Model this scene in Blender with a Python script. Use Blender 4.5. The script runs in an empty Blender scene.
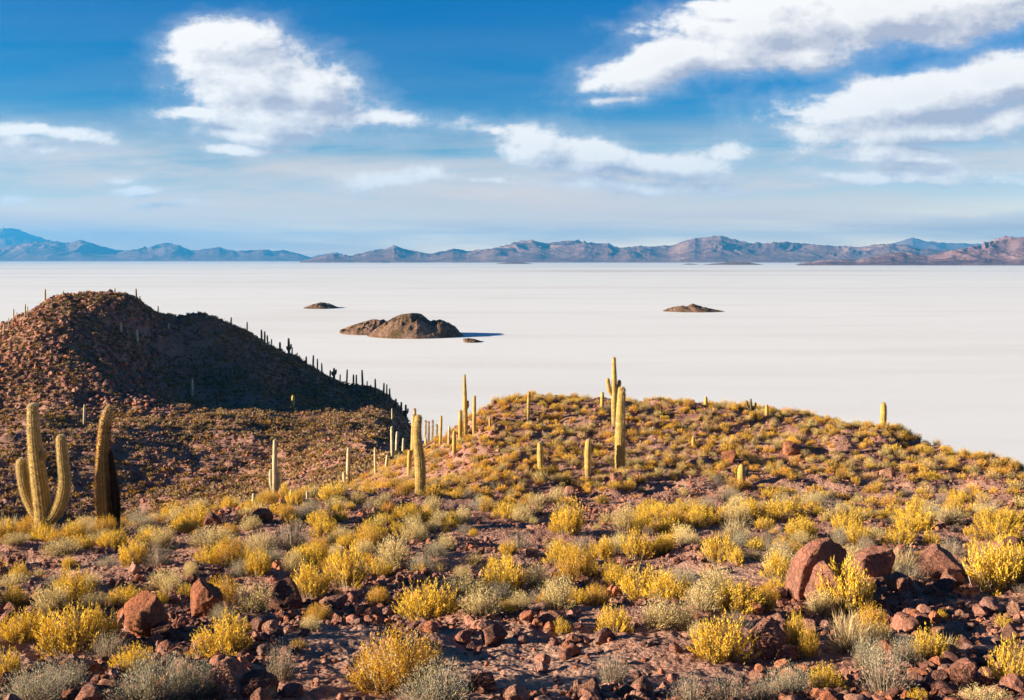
import bpy, math, time
import numpy as np
from mathutils import Vector
T0 = time.time()
rng = np.random.default_rng(7)
R = math.radians
scene = bpy.context.scene
COL = scene.collection

# ------------------------------------------------------------------ camera
F = 995.6; PITCH = math.atan(91/F); CAMZ = 60.0
cam_d = bpy.data.cameras.new('camera'); cam = bpy.data.objects.new('camera', cam_d); COL.objects.link(cam)
cam_d.sensor_width = 36; cam_d.lens = 35.0; cam_d.clip_start = 0.1; cam_d.clip_end = 200000
cam.location = (0, 0, CAMZ); cam.rotation_euler = (R(90)-PITCH, 0, 0)
scene.camera = cam
cp, sp = math.cos(PITCH), math.sin(PITCH)

def uv_of(px, py):
    """photo direction -> (x/y, z/y)"""
    a = (np.asarray(px, float)-512)/F; b = -(np.asarray(py, float)-350)/F
    dy = cp + b*sp; dz = -sp + b*cp
    return a/dy, dz/dy
def px_of(x, y, z):
    z = z-CAMZ
    d = y*cp - z*sp; up = y*sp + z*cp
    return 512+F*x/d, 350-F*up/d
def xyz(px, py, D):
    u, v = uv_of(px, py); return np.array([u*D, D, CAMZ+v*D])

# ------------------------------------------------------------------ noise
def _h(ix, iy, iz, s):
    n = (ix*374761393 + iy*668265263 + iz*2147483647 + s*1274126177) & 0xffffffff
    n = ((n ^ (n >> 13))*1274126177) & 0xffffffff
    n = ((n ^ (n >> 15))*2246822519) & 0xffffffff
    return ((n ^ (n >> 16)) & 0xffff)/65535.0
def noise3(x, y, z, s=0):
    x0 = np.floor(x).astype(np.int64); y0 = np.floor(y).astype(np.int64); z0 = np.floor(z).astype(np.int64)
    fx, fy, fz = x-x0, y-y0, z-z0
    fx = fx*fx*(3-2*fx); fy = fy*fy*(3-2*fy); fz = fz*fz*(3-2*fz)
    r = 0
    for a in (0, 1):
        for b in (0, 1):
            for c in (0, 1):
                r = r + _h(x0+a, y0+b, z0+c, s)*(fx if a else 1-fx)*(fy if b else 1-fy)*(fz if c else 1-fz)
    return r*2-1
def noise2(x, y, s=0):
    x0 = np.floor(x).astype(np.int64); y0 = np.floor(y).astype(np.int64)
    fx, fy = x-x0, y-y0
    fx = fx*fx*(3-2*fx); fy = fy*fy*(3-2*fy)
    z = np.zeros_like(x0)
    return ((_h(x0, y0, z, s)*(1-fx)+_h(x0+1, y0, z, s)*fx)*(1-fy)+(_h(x0, y0+1, z, s)*(1-fx)+_h(x0+1, y0+1, z, s)*fx)*fy)*2-1
def fbm2(x, y, o=4, s=0, g=.5):
    r = 0; a = 1
    for i in range(o):
        r = r + a*noise2(x+i*17.3, y-i*9.1, s+i); x = x*2.03; y = y*2.03; a *= g
    return r
def ridged(x, y, o=5, s=0):
    r = 0; a = 1; t = 0
    for i in range(o):
        r = r + a*(1-np.abs(noise2(x+i*17.3, y-i*9.1, s+i))*1.6); t += a; x = x*2.1; y = y*2.1; a *= .5
    return r/t

# ------------------------------------------------------------------ mesh helpers
def mesh_tris(name, V, T, mat, C=None, smooth=False, quads=False):
    me = bpy.data.meshes.new(name)
    k = 4 if quads else 3
    V = np.ascontiguousarray(V, np.float32); T = np.ascontiguousarray(T, np.int32)
    me.vertices.add(len(V)); me.vertices.foreach_set('co', V.ravel())
    me.loops.add(T.size); me.loops.foreach_set('vertex_index', T.ravel())
    me.polygons.add(len(T)); me.polygons.foreach_set('loop_start', np.arange(0, T.size, k, dtype=np.int32))
    me.polygons.foreach_set('loop_total', np.full(len(T), k, np.int32))
    me.polygons.foreach_set('use_smooth', np.full(len(T), smooth))
    me.update(calc_edges=True)
    if C is not None:
        a = me.color_attributes.new('tint', 'FLOAT_COLOR', 'POINT')
        c4 = np.ones((len(V), 4), np.float32); c4[:, :3] = C
        a.data.foreach_set('color', c4.ravel())
    me.materials.append(mat)
    return me
def link(name, data, parent=None, **props):
    o = bpy.data.objects.new(name, data); COL.objects.link(o)
    if parent is not None: o.parent = parent
    for k, v in props.items(): o[k] = v
    return o
def grid_quads(nr, nc):
    i = np.arange(nr*nc).reshape(nr, nc)
    return np.stack([i[:-1, :-1], i[:-1, 1:], i[1:, 1:], i[1:, :-1]], -1).reshape(-1, 4)

# ------------------------------------------------------------------ materials
def new_mat(name):
    m = bpy.data.materials.new(name); m.use_nodes = True
    nt = m.node_tree; nt.nodes.clear()
    return m, nt
class N:
    def __init__(s, nt): s.nt = nt
    def n(s, typ, **kw):
        nd = s.nt.nodes.new(typ)
        for k, v in kw.items(): setattr(nd, k, v)
        return nd
    def l(s, a, b): s.nt.links.new(a, b)
    def put(s, sock, v):
        if v is None: return
        if hasattr(v, 'is_output') or isinstance(v, bpy.types.NodeSocket): s.l(v, sock)
        else: sock.default_value = v
    def math(s, op, a, b=None, c=None, clamp=False):
        nd = s.n('ShaderNodeMath', operation=op); nd.use_clamp = clamp
        s.put(nd.inputs[0], a); s.put(nd.inputs[1], b); s.put(nd.inputs[2], c)
        return nd.outputs[0]
    def vmath(s, op, a, b=None):
        nd = s.n('ShaderNodeVectorMath', operation=op)
        s.put(nd.inputs[0], a); s.put(nd.inputs[1], b)
        return nd.outputs[0]
    def noise(s, vec, scale, detail=4, rough=.55, dist=0):
        nd = s.n('ShaderNodeTexNoise'); s.put(nd.inputs['Vector'], vec)
        nd.inputs['Scale'].default_value = scale; nd.inputs['Detail'].default_value = detail
        nd.inputs['Roughness'].default_value = rough; nd.inputs['Distortion'].default_value = dist
        return nd.outputs['Fac']
    def ramp(s, fac, stops, interp='LINEAR'):
        nd = s.n('ShaderNodeValToRGB'); nd.color_ramp.interpolation = interp
        el = nd.color_ramp.elements
        while len(el) < len(stops): el.new(0.5)
        for e, (p, c) in zip(el, stops):
            e.position = p; e.color = (*c, 1) if len(c) == 3 else c
        s.put(nd.inputs[0], fac); return nd.outputs[0]
    def mix(s, fac, a, b, blend='MIX'):
        nd = s.n('ShaderNodeMix', data_type='RGBA', blend_type=blend)
        s.put(nd.inputs[0], fac)
        for sk, v in ((nd.inputs[6], a), (nd.inputs[7], b)):
            s.put(sk, (*v, 1) if isinstance(v, tuple) and len(v) == 3 else v)
        return nd.outputs[2]
    def smooth(s, v, a, b, lo=0., hi=1.):
        nd = s.n('ShaderNodeMapRange', interpolation_type='SMOOTHSTEP')
        s.put(nd.inputs[0], v); nd.inputs[1].default_value = a; nd.inputs[2].default_value = b
        nd.inputs[3].default_value = lo; nd.inputs[4].default_value = hi
        return nd.outputs[0]
def finish(b, color, rough=.9, bump=None, bump_d=.02, bump_s=1., spec=.2):
    p = b.n('ShaderNodeBsdfPrincipled'); b.put(p.inputs['Base Color'], color)
    p.inputs['Roughness'].default_value = rough; p.inputs['Specular IOR Level'].default_value = spec
    if bump is not None:
        bp = b.n('ShaderNodeBump'); bp.inputs['Distance'].default_value = bump_d; bp.inputs['Strength'].default_value = bump_s
        b.l(bump, bp.inputs['Height']); b.l(bp.outputs[0], p.inputs['Normal'])
    o = b.n('ShaderNodeOutputMaterial'); b.l(p.outputs[0], o.inputs[0])
    return p

# ground
MG, nt = new_mat('stony_ground'); b = N(nt)
pos = b.n('ShaderNodeNewGeometry').outputs['Position']
n1 = b.noise(pos, .22, 5, .6); n2 = b.noise(pos, 2.3, 6, .65); n3 = b.noise(pos, 14, 5, .7)
c = b.ramp(n1, [(.3, (.30, .145, .10)), (.5, (.36, .19, .135)), (.68, (.42, .195, .115))])
c2 = b.ramp(n2, [(.28, (.17, .082, .06)), (.5, (.36, .195, .145)), (.72, (.52, .34, .265))])
c = b.mix(.6, c, c2)
c = b.mix(b.smooth(n3, .5, .75, 0, .35), c, (.46, .31, .25))
sand = b.n('ShaderNodeAttribute', attribute_name='tint').outputs['Fac']
c = b.mix(b.math('MULTIPLY', sand, b.smooth(n2, .3, .6, .5, .8)), c, (.43, .27, .20))
vor = b.n('ShaderNodeTexVoronoi'); b.l(pos, vor.inputs['Vector']); vor.inputs['Scale'].default_value = 16
hgt = b.math('ADD', b.math('MULTIPLY', n3, .8), b.math('MULTIPLY', b.math('SUBTRACT', 1, vor.outputs['Distance']), .7))
finish(b, c, .95, hgt, .06, 1, .1)

# rock
def rock_mat(name, k=1.0, scale=1.0):
    M, nt = new_mat(name); b = N(nt)
    at = b.n('ShaderNodeAttribute', attribute_name='tint').outputs['Color']
    pos = b.n('ShaderNodeNewGeometry').outputs['Position']
    n1 = b.noise(pos, 3*scale, 6, .65); n2 = b.noise(pos, 22*scale, 6, .7)
    c = b.mix(b.smooth(n1, .35, .7), at, (1.35, 1.15, 1.1), 'MULTIPLY')
    c = b.mix(b.smooth(n2, .3, .62, .75, 0), c, (.42, .38, .4), 'MULTIPLY')
    c = b.mix(b.smooth(b.noise(pos, 6*scale, 4, .6, .5), .6, .7, 0, .35), c, (.36, .30, .26))
    vo = b.n('ShaderNodeTexVoronoi', feature='DISTANCE_TO_EDGE'); vo.inputs['Scale'].default_value = 4.2*scale
    b.l(b.vmath('ADD', pos, b.vmath('MULTIPLY', b.n('ShaderNodeTexNoise').outputs['Color'], (.35, .35, .35))), vo.inputs['Vector'])
    crack = b.smooth(vo.outputs[0], 0, .035)
    c = b.mix(b.math('SUBTRACT', .30, b.math('MULTIPLY', crack, .30)), c, (.3, .26, .26), 'MULTIPLY')
    hh = b.math('ADD', b.math('MULTIPLY', n1, .9), b.math('MULTIPLY', n2, .35)); hh = b.math('ADD', hh, b.math('MULTIPLY', crack, .12))
    finish(b, c, .92, hh, .17/scale, 1, .15)
    return M
MR = rock_mat('volcanic_rock')
MRF = rock_mat('hill_rock', scale=.3)

# foliage and cactus: tint attribute, a little light through thin leaves
def leaf_mat(name, tr=.25, rough=.8):
    M, nt = new_mat(name); b = N(nt)
    at = b.n('ShaderNodeAttribute', attribute_name='tint').outputs['Color']
    p = b.n('ShaderNodeBsdfPrincipled'); b.l(at, p.inputs['Base Color'])
    p.inputs['Roughness'].default_value = rough; p.inputs['Specular IOR Level'].default_value = .15
    t = b.n('ShaderNodeBsdfTranslucent'); b.l(at, t.inputs[0])
    ms = b.n('ShaderNodeMixShader'); ms.inputs[0].default_value = tr
    b.l(p.outputs[0], ms.inputs[1]); b.l(t.outputs[0], ms.inputs[2])
    o = b.n('ShaderNodeOutputMaterial'); b.l(ms.outputs[0], o.inputs[0])
    return M
ML = leaf_mat('shrub_foliage', .3)
MST = leaf_mat('woody_stem', 0)
MSP = leaf_mat('cactus_spine', .35)
MC, nt = new_mat('cactus_skin'); b = N(nt)
at = b.n('ShaderNodeAttribute', attribute_name='tint').outputs['Color']
pos = b.n('ShaderNodeNewGeometry').outputs['Position']
n1 = b.noise(pos, 9, 5, .7)
finish(b, b.mix(b.smooth(n1, .3, .7, .55, 0), at, (.5, .5, .5), 'MULTIPLY'), .8, b.noise(pos, 60, 3, .6), .02, .6, .2)

# salt
MS, nt = new_mat('salt_crust'); b = N(nt)
pos = b.n('ShaderNodeNewGeometry').outputs['Position']
mp = b.n('ShaderNodeMapping'); b.l(pos, mp.inputs[0]); mp.inputs['Scale'].default_value = (.25, 1, 1)
mp.inputs['Rotation'].default_value = (0, 0, R(4))
s1 = b.noise(mp.outputs[0], .0011, 6, .62, .4); s2 = b.noise(mp.outputs[0], .012, 5, .6)
s3 = b.noise(pos, .15, 4, .6)
c = b.ramp(s1, [(.32, (.69, .67, .65)), (.46, (.82, .86, .88)), (.6, (.86, .90, .92)), (.75, (.78, .785, .77))])
c = b.mix(b.smooth(s2, .45, .75, 0, .35), c, (.68, .65, .64))
c = b.mix(b.smooth(s3, .5, .8, 0, .25), c, (.86, .85, .84))
finish(b, c, .85, s3, .2, .3, .25)

# mountains
def mountain_mat(name, a, bcol, d):
    M, nt = new_mat(name); b = N(nt)
    pos = b.n('ShaderNodeNewGeometry').outputs['Position']
    n1 = b.noise(pos, .0012, 7, .65, .6); n2 = b.noise(pos, .006, 6, .7)
    c = b.ramp(n1, [(.35, a), (.52, bcol), (.68, d)])
    c = b.mix(b.smooth(n2, .4, .7, .6, 0), c, (.5, .47, .48), 'MULTIPLY')
    finish(b, c, 1, n2, 50, .8, 0)
    return M
MM1 = mountain_mat('range_rock', (.20, .12, .11), (.33, .19, .16), (.46, .29, .23))
MM2 = mountain_mat('near_range_rock', (.13, .08, .09), (.32, .19, .19), (.50, .33, .31))
MI, nt = new_mat('islet_rock'); b = N(nt)
pos = b.n('ShaderNodeNewGeometry').outputs['Position']
n1 = b.noise(pos, .09, 6, .7); n2 = b.noise(pos, .5, 6, .7)
c = b.ramp(n1, [(.38, (.15, .10, .05)), (.5, (.26, .16, .10)), (.6, (.40, .25, .19))])
c = b.mix(b.smooth(n2, .4, .65, .6, 0), c, (.42, .40, .38), 'MULTIPLY')
c = b.mix(b.smooth(b.noise(pos, .8, 3, .5), .58, .68, 0, .6), c, (.09, .08, .04))
finish(b, c, 1, n2, 3., 1, 0)

# ------------------------------------------------------------------ terrain
ctrl = []
def P(px, D, py):
    u, v = uv_of(px, py); ctrl.append((float(u), D, float(v)*D))
def Z(px, D, z):
    u, v = uv_of(px, 259); ctrl.append((float(u), D, z))
# ground right around the camera and the near slope
for px in (-500, -150, 150, 512, 850, 1200, 1600):
    Z(px, 1.5, -2.0); Z(px, 4, -2.8)
for px in (-500, -150, 100, 300, 512, 720, 900, 1100, 1500):
    Z(px, 9, -4.1); Z(px, 16, -5.6)
for px in (450, 620, 800, 950, 1080):
    Z(px, 26, -7.4); Z(px, 34, -8.75)
for px in (40, 200, 320): Z(px, 24, -7.05)
for px, pts in {
    -150: [(28, 'z', -8.6)], 0: [(30, 'p', 541)], 100: [(30, 'p', 531)], 200: [(34, 'p', 515)], 330: [(41, 'p', 492)],
    400: [(42, 'p', 493)], 512: [(42, 'p', 490)], 620: [(42, 'p', 490)], 720: [(42, 'p', 489)], 850: [(42, 'p', 489)], 960: [(42, 'p', 489)], 1060: [(41, 'p', 492)]}.items():
    for D, k, v in pts: (Z if k == 'z' else P)(px, D, v)
# right hill
for px, D, py in ((425, 65, 452), (430, 50, 475), (450, 62, 437), (450, 50, 465), (480, 60, 412), (480, 50, 448), (540, 62, 399), (540, 52, 436), (620, 62, 401), (620, 52, 436),
                  (700, 60, 406), (700, 51, 440), (800, 57, 417), (800, 50, 444), (900, 54, 433), (900, 48, 455), (1000, 50, 464), (1024, 49, 472), (1200, 44, 530)):
    P(px, D, py)
for px in (450, 480, 540, 620, 700, 800): Z(px, 72, -13.5 if px > 460 else -17)
Z(900, 66, -16); Z(1000, 62, -19); Z(1100, 58, -20)
for px in (480, 560, 660, 780, 900, 1050, 1300):
    Z(px, 95, -29); Z(px, 140, -48); Z(px, 190, -64); Z(px, 300, -70); Z(px, 450, -72)
Z(1300, 42, -13); Z(1300, 70, -26); Z(1600, 40, -14); Z(1600, 100, -45); Z(1600, 300, -70)
# valley and left hill
for px in (0, 60, 120):
    Z(px, 45, -14.2); Z(px, 60, -20.5); Z(px, 95, -31)
P(0, 133, 512); P(0, 150, 464); P(0, 165, 439); P(0, 182, 428); P(0, 200, 415); P(0, 215, 385); P(0, 235, 347); P(0, 258, 326); Z(0, 280, -30); Z(0, 312, -52); Z(0, 400, -66)
P(90, 133, 524); P(90, 150, 482); P(90, 165, 442); P(90, 183, 427); P(90, 202, 414); P(90, 218, 385); P(90, 238, 343); P(90, 256, 314); P(90, 272, 292); Z(90, 288, -16); Z(90, 318, -50); Z(90, 410, -66)
P(50, 266, 300); P(125, 274, 298)
P(150, 205, 414); P(150, 232, 388); P(150, 256, 350); P(150, 278, 311); P(150, 165, 452); P(150, 150, 487); Z(150, 292, -22); Z(150, 318, -50); Z(150, 410, -66)
Z(200, 50, -14.5); Z(200, 80, -24); P(200, 110, 520); P(200, 133, 503); P(200, 150, 481); P(200, 170, 451); P(200, 185, 430); P(200, 207, 416); P(200, 255, 372); P(200, 286, 316); Z(200, 314, -48); Z(200, 410, -66)
P(250, 286, 336); P(250, 250, 388); P(250, 212, 417); P(250, 187, 431); P(250, 155, 476)
Z(300, 52, -13.8); Z(300, 72, -19); P(300, 100, 497); P(300, 130, 477); P(300, 160, 456); P(300, 190, 431); P(300, 214, 419); P(300, 262, 388); P(300, 240, 409); P(300, 288, 361); Z(300, 312, -54); Z(300, 410, -66)
P(360, 285, 389); P(360, 262, 404); P(360, 238, 415); P(360, 205, 428); P(360, 160, 448); P(360, 110, 466); P(360, 70, 482); Z(360, 312, -58); Z(360, 400, -66)
P(400, 275, 410); P(400, 240, 424); P(400, 200, 440); P(400, 150, 450); P(400, 110, 458); P(400, 75, 470); Z(400, 315, -60); Z(400, 400, -68)
Z(425, 85, -19.5); Z(425, 115, -28); Z(425, 150, -38); Z(425, 200, -50); Z(425, 250, -58); Z(425, 300, -66); Z(425, 400, -70)
P(-100, 258, 355); P(-100, 230, 385); P(-100, 200, 425); P(-100, 160, 460); Z(-100, 290, -50); Z(-100, 320, -60); Z(-120, 60, -20)
for D, z in ((28, -9), (60, -22), (120, -38), (200, -44), (280, -52), (360, -66)): Z(-350, D, z)
for D, z in ((28, -12), (60, -28), (120, -48), (250, -66)): Z(-800, D, z)
ctrl = np.array(ctrl)
AU, AB = 4.0, 2.0
cx = ctrl[:, 0]*AU; cy = np.log(ctrl[:, 1])*AB; cz = ctrl[:, 2]/ctrl[:, 1]    # interpolate the slope of sight
def _phi(r2): return .5*r2*np.log(r2+1e-12)
K = _phi((cx[:, None]-cx)**2+(cy[:, None]-cy)**2)
K[np.diag_indices_from(K)] += 2e-4
Pm = np.stack([np.ones_like(cx), cx, cy], 1)
A = np.block([[K, Pm], [Pm.T, np.zeros((3, 3))]])
W = np.linalg.solve(A, np.concatenate([cz, np.zeros(3)]))
def base_h(x, y):
    """smooth terrain height above the salt"""
    x = np.asarray(x, float); y = np.asarray(y, float); sh = x.shape; x = x.ravel(); y = y.ravel()
    ye = np.maximum(y, 2.5)
    u = np.clip(x/np.maximum(ye, 6), -1.5, 1.5); a = u*AU; q = np.log(ye)*AB
    out = np.empty_like(a)
    for i in range(0, len(a), 40000):
        s = slice(i, i+40000)
        r2 = (a[s, None]-cx)**2+(q[s, None]-cy)**2
        out[s] = _phi(r2)@W[:-3] + W[-3]+W[-2]*a[s]+W[-1]*q[s]
    z = out*ye
    return (CAMZ + z).reshape(sh)
def rough(x, y):
    d = np.hypot(x, y)
    near = np.clip((d-4)/10, 0, 1); far = np.clip((d-80)/80, 0, 1)
    r = near*(.16*fbm2(x*.42, y*.42, 3, 3) + .045*fbm2(x*2.1, y*2.1, 3, 11))+.022*fbm2(x*8, y*8, 3, 21)
    r = r + far*(1.0*fbm2(x*.085, y*.085, 4, 31, .55) + .55*(ridged(x*.22, y*.22, 4, 41)-.6) + .22*fbm2(x*.9, y*.9, 3, 61))
    mid = np.clip((d-38)/8, 0, 1)*(1-far)
    return r + mid*.16*fbm2(x*.9, y*.9, 3, 51)
def ground_z(x, y): return base_h(x, y)+rough(np.asarray(x, float), np.asarray(y, float))

us = np.concatenate([-np.geomspace(4, .66, 26)[:-1], np.linspace(-.64, .64, 850), np.geomspace(.66, 4, 26)[1:]])
ys = np.concatenate([np.linspace(-40, 2.0, 22), np.exp(np.linspace(math.log(2.5), math.log(470), 1020))])
YY, UU = np.meshgrid(ys, us, indexing='ij')
XX = UU*np.maximum(YY, 6)
ZZ = ground_z(XX, YY)
ZZ = np.maximum(ZZ, -4)
def sandy(x, y, z):
    gx, gy = px_of(x, np.maximum(y, 2), z)
    a = np.clip(1.3-((gx-520)/95)**2-((gy-668)/42)**2, 0, 1)+.9*np.clip(1.2-np.abs(gy-(487+.012*(gx-850)))/6, 0, 1)*((gx > 640) & (gx < 1010))+.8*np.clip(1.2-((gx-340)/60)**2-((gy-640)/22)**2, 0, 1)+.7*np.clip(1.2-((gx-720)/40)**2-((gy-575)/12)**2, 0, 1)
    return np.clip(a*(y > 5)*(y < 60)+np.clip(fbm2(x*.3, y*.3, 2, 123)-.35, 0, 1)*(y < 60), 0, 1)
me = mesh_tris('hillside', np.stack([XX, YY, ZZ], -1).reshape(-1, 3), grid_quads(len(ys), len(us)), MG, C=np.repeat(sandy(XX, YY, ZZ).reshape(-1, 1), 3, 1), smooth=True, quads=True)
link('hillside_ground', me, kind='structure', label='stony volcanic ground of the island hills falling to the salt')
print('terrain', time.time()-T0)

# screen-to-ground lookup on the finished ground
_uq = np.linspace(-.6, .6, 601); _dq = np.exp(np.linspace(math.log(6), math.log(420), 700))
_DQ, _UQ = np.meshgrid(_dq, _uq, indexing='ij')
_ZQ = ground_z(_DQ*_UQ, _DQ)
_PY = px_of(_UQ*_DQ, _DQ, _ZQ)[1]
def at_px(px, py, dmin=6, dmax=420):
    """first ground point seen through a photo pixel; nearest crest if the pixel is over the skyline"""
    u = float(uv_of(px, py)[0])
    j = int(np.clip(round((u+.6)/1.2*600), 0, 600))
    col = _PY[:, j]; ok = (_dq >= dmin) & (_dq <= dmax)
    hit = np.where(ok & (col <= py))[0]
    k = hit[0] if len(hit) else np.where(ok, col, 1e9).argmin()
    D = _dq[k]; x = u*D
    return x, D, float(ground_z(np.array([x]), np.array([D]))[0])
# visibility: horizon running from near to far
_RUN = np.minimum.accumulate(_PY, axis=0)
def seen(x, y, z, h):
    """photo rows by which the top of something h tall rises over the ground in front"""
    j = np.clip(np.round((x/y+.6)/1.2*600).astype(int), 0, 600)
    k = np.clip(np.searchsorted(_dq, y*.985)-1, 0, len(_dq)-1)
    return _RUN[k, j]-px_of(x, y, z+h)[1]

# ------------------------------------------------------------------ salt flat, islets, ranges
S = 46000
link('salt_flat', mesh_tris('salt_flat', [(-S, -2000, 0), (S, -2000, 0), (S, S, 0), (-S, S, 0)], [(0, 1, 2, 3)], MS, quads=True), kind='structure', label='vast flat white salt crust reaching the far ranges')

def islet(name, label, prof, D, depth, seed, base=0, rgh=.35):
    """real relief: plan as wide as the outline and depth metres deep, height from the outline"""
    px = [p[0] for p in prof]; n = 150; m = 60
    u0, _ = uv_of(px[0], 330); u1, _ = uv_of(px[-1], 330)
    uu = np.linspace(u0, u1, n); tt = np.linspace(-1, 1, m)
    up, vp = uv_of(np.array(px), np.array([p[1] for p in prof]))
    H = np.interp(uu, up, vp)*D + CAMZ
    H = np.maximum(H, 0)*.95
    s = np.sin(np.linspace(0, math.pi, n))**.5
    Tm, Um = np.meshgrid(tt, uu, indexing='ij')
    X = Um*D; Y = D+Tm*depth*s
    Zr = ridged(X/14, Y/14, 4, seed)
    env = np.clip(1-Tm**2, 0, 1)**.7
    Zm = H*env*(1-rgh+rgh*Zr)+1.1*fbm2(X/5, Y/5, 3, seed+5)*env*np.minimum(1, H/4)
    Zm = Zm*np.clip(H/np.maximum(Zm.max(0), .3), .3, 2.5)[None, :]
    Zm = Zm-.6+.55*env
    me = mesh_tris(name, np.stack([X, Y, Zm], -1).reshape(-1, 3), grid_quads(m, n), MI, smooth=True, quads=True)
    return link(name, me, kind='structure', label=label)
islet('rocky_islet', 'twin-humped brown rocky islet out on the white salt',
      [(366, 336.5), (375, 329), (386, 321), (396, 315), (404, 312), (413, 311), (420, 313), (427, 319), (433, 320), (440, 318), (448, 321), (456, 327), (462, 334), (466, 337.5)], 782, 34, 3)
islet('rocky_islet', 'low flat tail of brown rock joined to the twin-humped islet',
      [(340, 329.5), (350, 325.5), (362, 321.5), (372, 318.5), (381, 318.5), (388, 321), (398, 330)], 815, 32, 9)
islet('rocky_islet', 'sliver of bare rock beside the shadow of the twin-humped islet', [(463, 338.6), (468, 338), (474, 338.8), (483, 342)], 722, 10, 15)
islet('rocky_islet', 'smallest dark islet alone on the salt before the twin-humped one', [(303, 308), (311, 304.5), (320, 302), (328, 303), (334, 305.5), (341, 308)], 1225, 26, 23)
islet('rocky_islet', 'knobbly brown islet alone on the open white salt', [(662, 311), (672, 307), (682, 305), (688, 306), (693, 303), (698, 305), (706, 307), (716, 309.5), (727, 311.5)], 1150, 30, 29)
islet('rocky_islet', 'dark low islet near the foot of the far ranges', [(496, 263.6), (508, 262.4), (520, 262.1), (532, 263.6)], 12300, 90, 35)
islet('rocky_islet', 'long dark low islet below the pink ranges', [(700, 265), (712, 263.6), (730, 262.2), (748, 262.2), (765, 265)], 10300, 90, 37)
islet('rocky_islet', 'tiny dark islet close to the blue ranges', [(376, 262.4), (383, 261.2), (391, 262.4)], 16000, 90, 39)
islet('rocky_islet', 'short dark islet beside the long dark one', [(681, 264.6), (689, 263.4), (700, 264.6)], 10600, 60, 41)

def mrange(name, label, prof, D, W, mat, seed, cell):
    px = np.array([p[0] for p in prof], float); py = np.array([p[1] for p in prof], float)
    n = int((px[-1]-px[0])*1.4); m = 120
    pc = np.linspace(px[0], px[-1], n)
    s = np.interp(pc, px, py) + .5*fbm2(pc/9, pc*0+seed, 3, seed)
    u, v = uv_of(pc, s)
    Dc = D+W*.55
    tt = np.linspace(0, 1, m); Tm, Um = np.meshgrid(tt, u, indexing='ij')
    Y = D+Tm*W; X = Um*Y
    env = np.clip(1-np.abs((Tm-.55)/.55)**1.3, 0, 1)
    wx = X/cell+.5*fbm2(X/cell, Y/cell, 2, seed+3); wy = Y/cell
    rz = ridged(wx, wy*.7, 6, seed)
    Hh = env*(.58+.48*np.clip(rz, 0, None)**1.3)
    rel = Hh/Y; mx = rel.max(0); k = np.ones(13)/13
    mx = np.convolve(np.pad(mx, 6, 'edge'), k, 'valid')
    Vn = np.maximum(v+CAMZ/Dc, 0)
    Zm = Hh/mx*Vn - 2
    Zm[0] = -5; Zm[-1] = -5
    me = mesh_tris(name, np.stack([X, Y, Zm], -1).reshape(-1, 3), grid_quads(m, n), mat, smooth=True, quads=True)
    return link(name, me, kind='structure', label=label)
mrange('mountains', 'faint pale blue massif behind the blue range', [(-250, 255), (-100, 238), (-40, 232), (0, 228), (15, 228.5), (30, 234), (50, 240), (70, 244), (100, 250), (140, 257), (160, 262)], 37000, 6000, MM1, 61, 2600)
mrange('mountains', 'long hazy blue range along the far edge of the salt', [(-250, 250), (-60, 244), (0, 249), (27, 242), (51, 241), (68, 243), (80, 239.5), (99, 245.6), (116, 250), (130, 250), (150, 247), (164, 242.5), (178, 245), (191, 250), (219, 247.3), (236, 251.4), (263, 249), (273, 251), (284, 250), (301, 254), (311, 257), (325, 253.5), (337, 252), (350, 256), (372, 259), (400, 262)], 27000, 5000, MM1, 67, 1300)
mrange('mountains', 'broad brown and violet range in the middle of the skyline', [(300, 261), (314, 258), (334, 253), (351, 256), (368, 251.4), (384, 249), (394, 245.2), (402, 248.4), (430, 253.5), (454, 249), (467, 250.8), (488, 248.4), (505, 245.6), (522, 240.5), (532, 239.5), (546, 242.6), (567, 241), (584, 240.5), (594, 243), (608, 242.6), (614, 246.5), (628, 247), (644, 246), (671, 245.6), (683, 241), (695, 237.8), (722, 235.8), (738, 239.7), (750, 243), (790, 241.7), (817, 245), (857, 246.8), (888, 243.7), (904, 244.5), (920, 248.4), (960, 250), (1050, 250), (1200, 252)], 17000, 4500, MM1, 71, 900)
mrange('mountains', 'pale blue peak showing behind the violet range', [(850, 252), (880, 246), (896, 241.7), (906, 239.5), (913, 237.6), (924, 240.5), (943, 242.5), (975, 243.7), (1024, 246), (1150, 252)], 31000, 5000, MM1, 77, 2000)
mrange('mountains', 'pink sunlit craggy range closest to the salt', [(790, 265), (806, 262.8), (820, 260), (833, 258.7), (857, 259.5), (875, 256), (888, 253.5), (904, 252), (928, 255.5), (947, 250.8), (975, 245.6), (991, 240.5), (1003, 236.8), (1024, 236.6), (1080, 239), (1200, 250)], 9300, 2600, MM2, 83, 420)
print('ranges', time.time()-T0)

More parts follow.
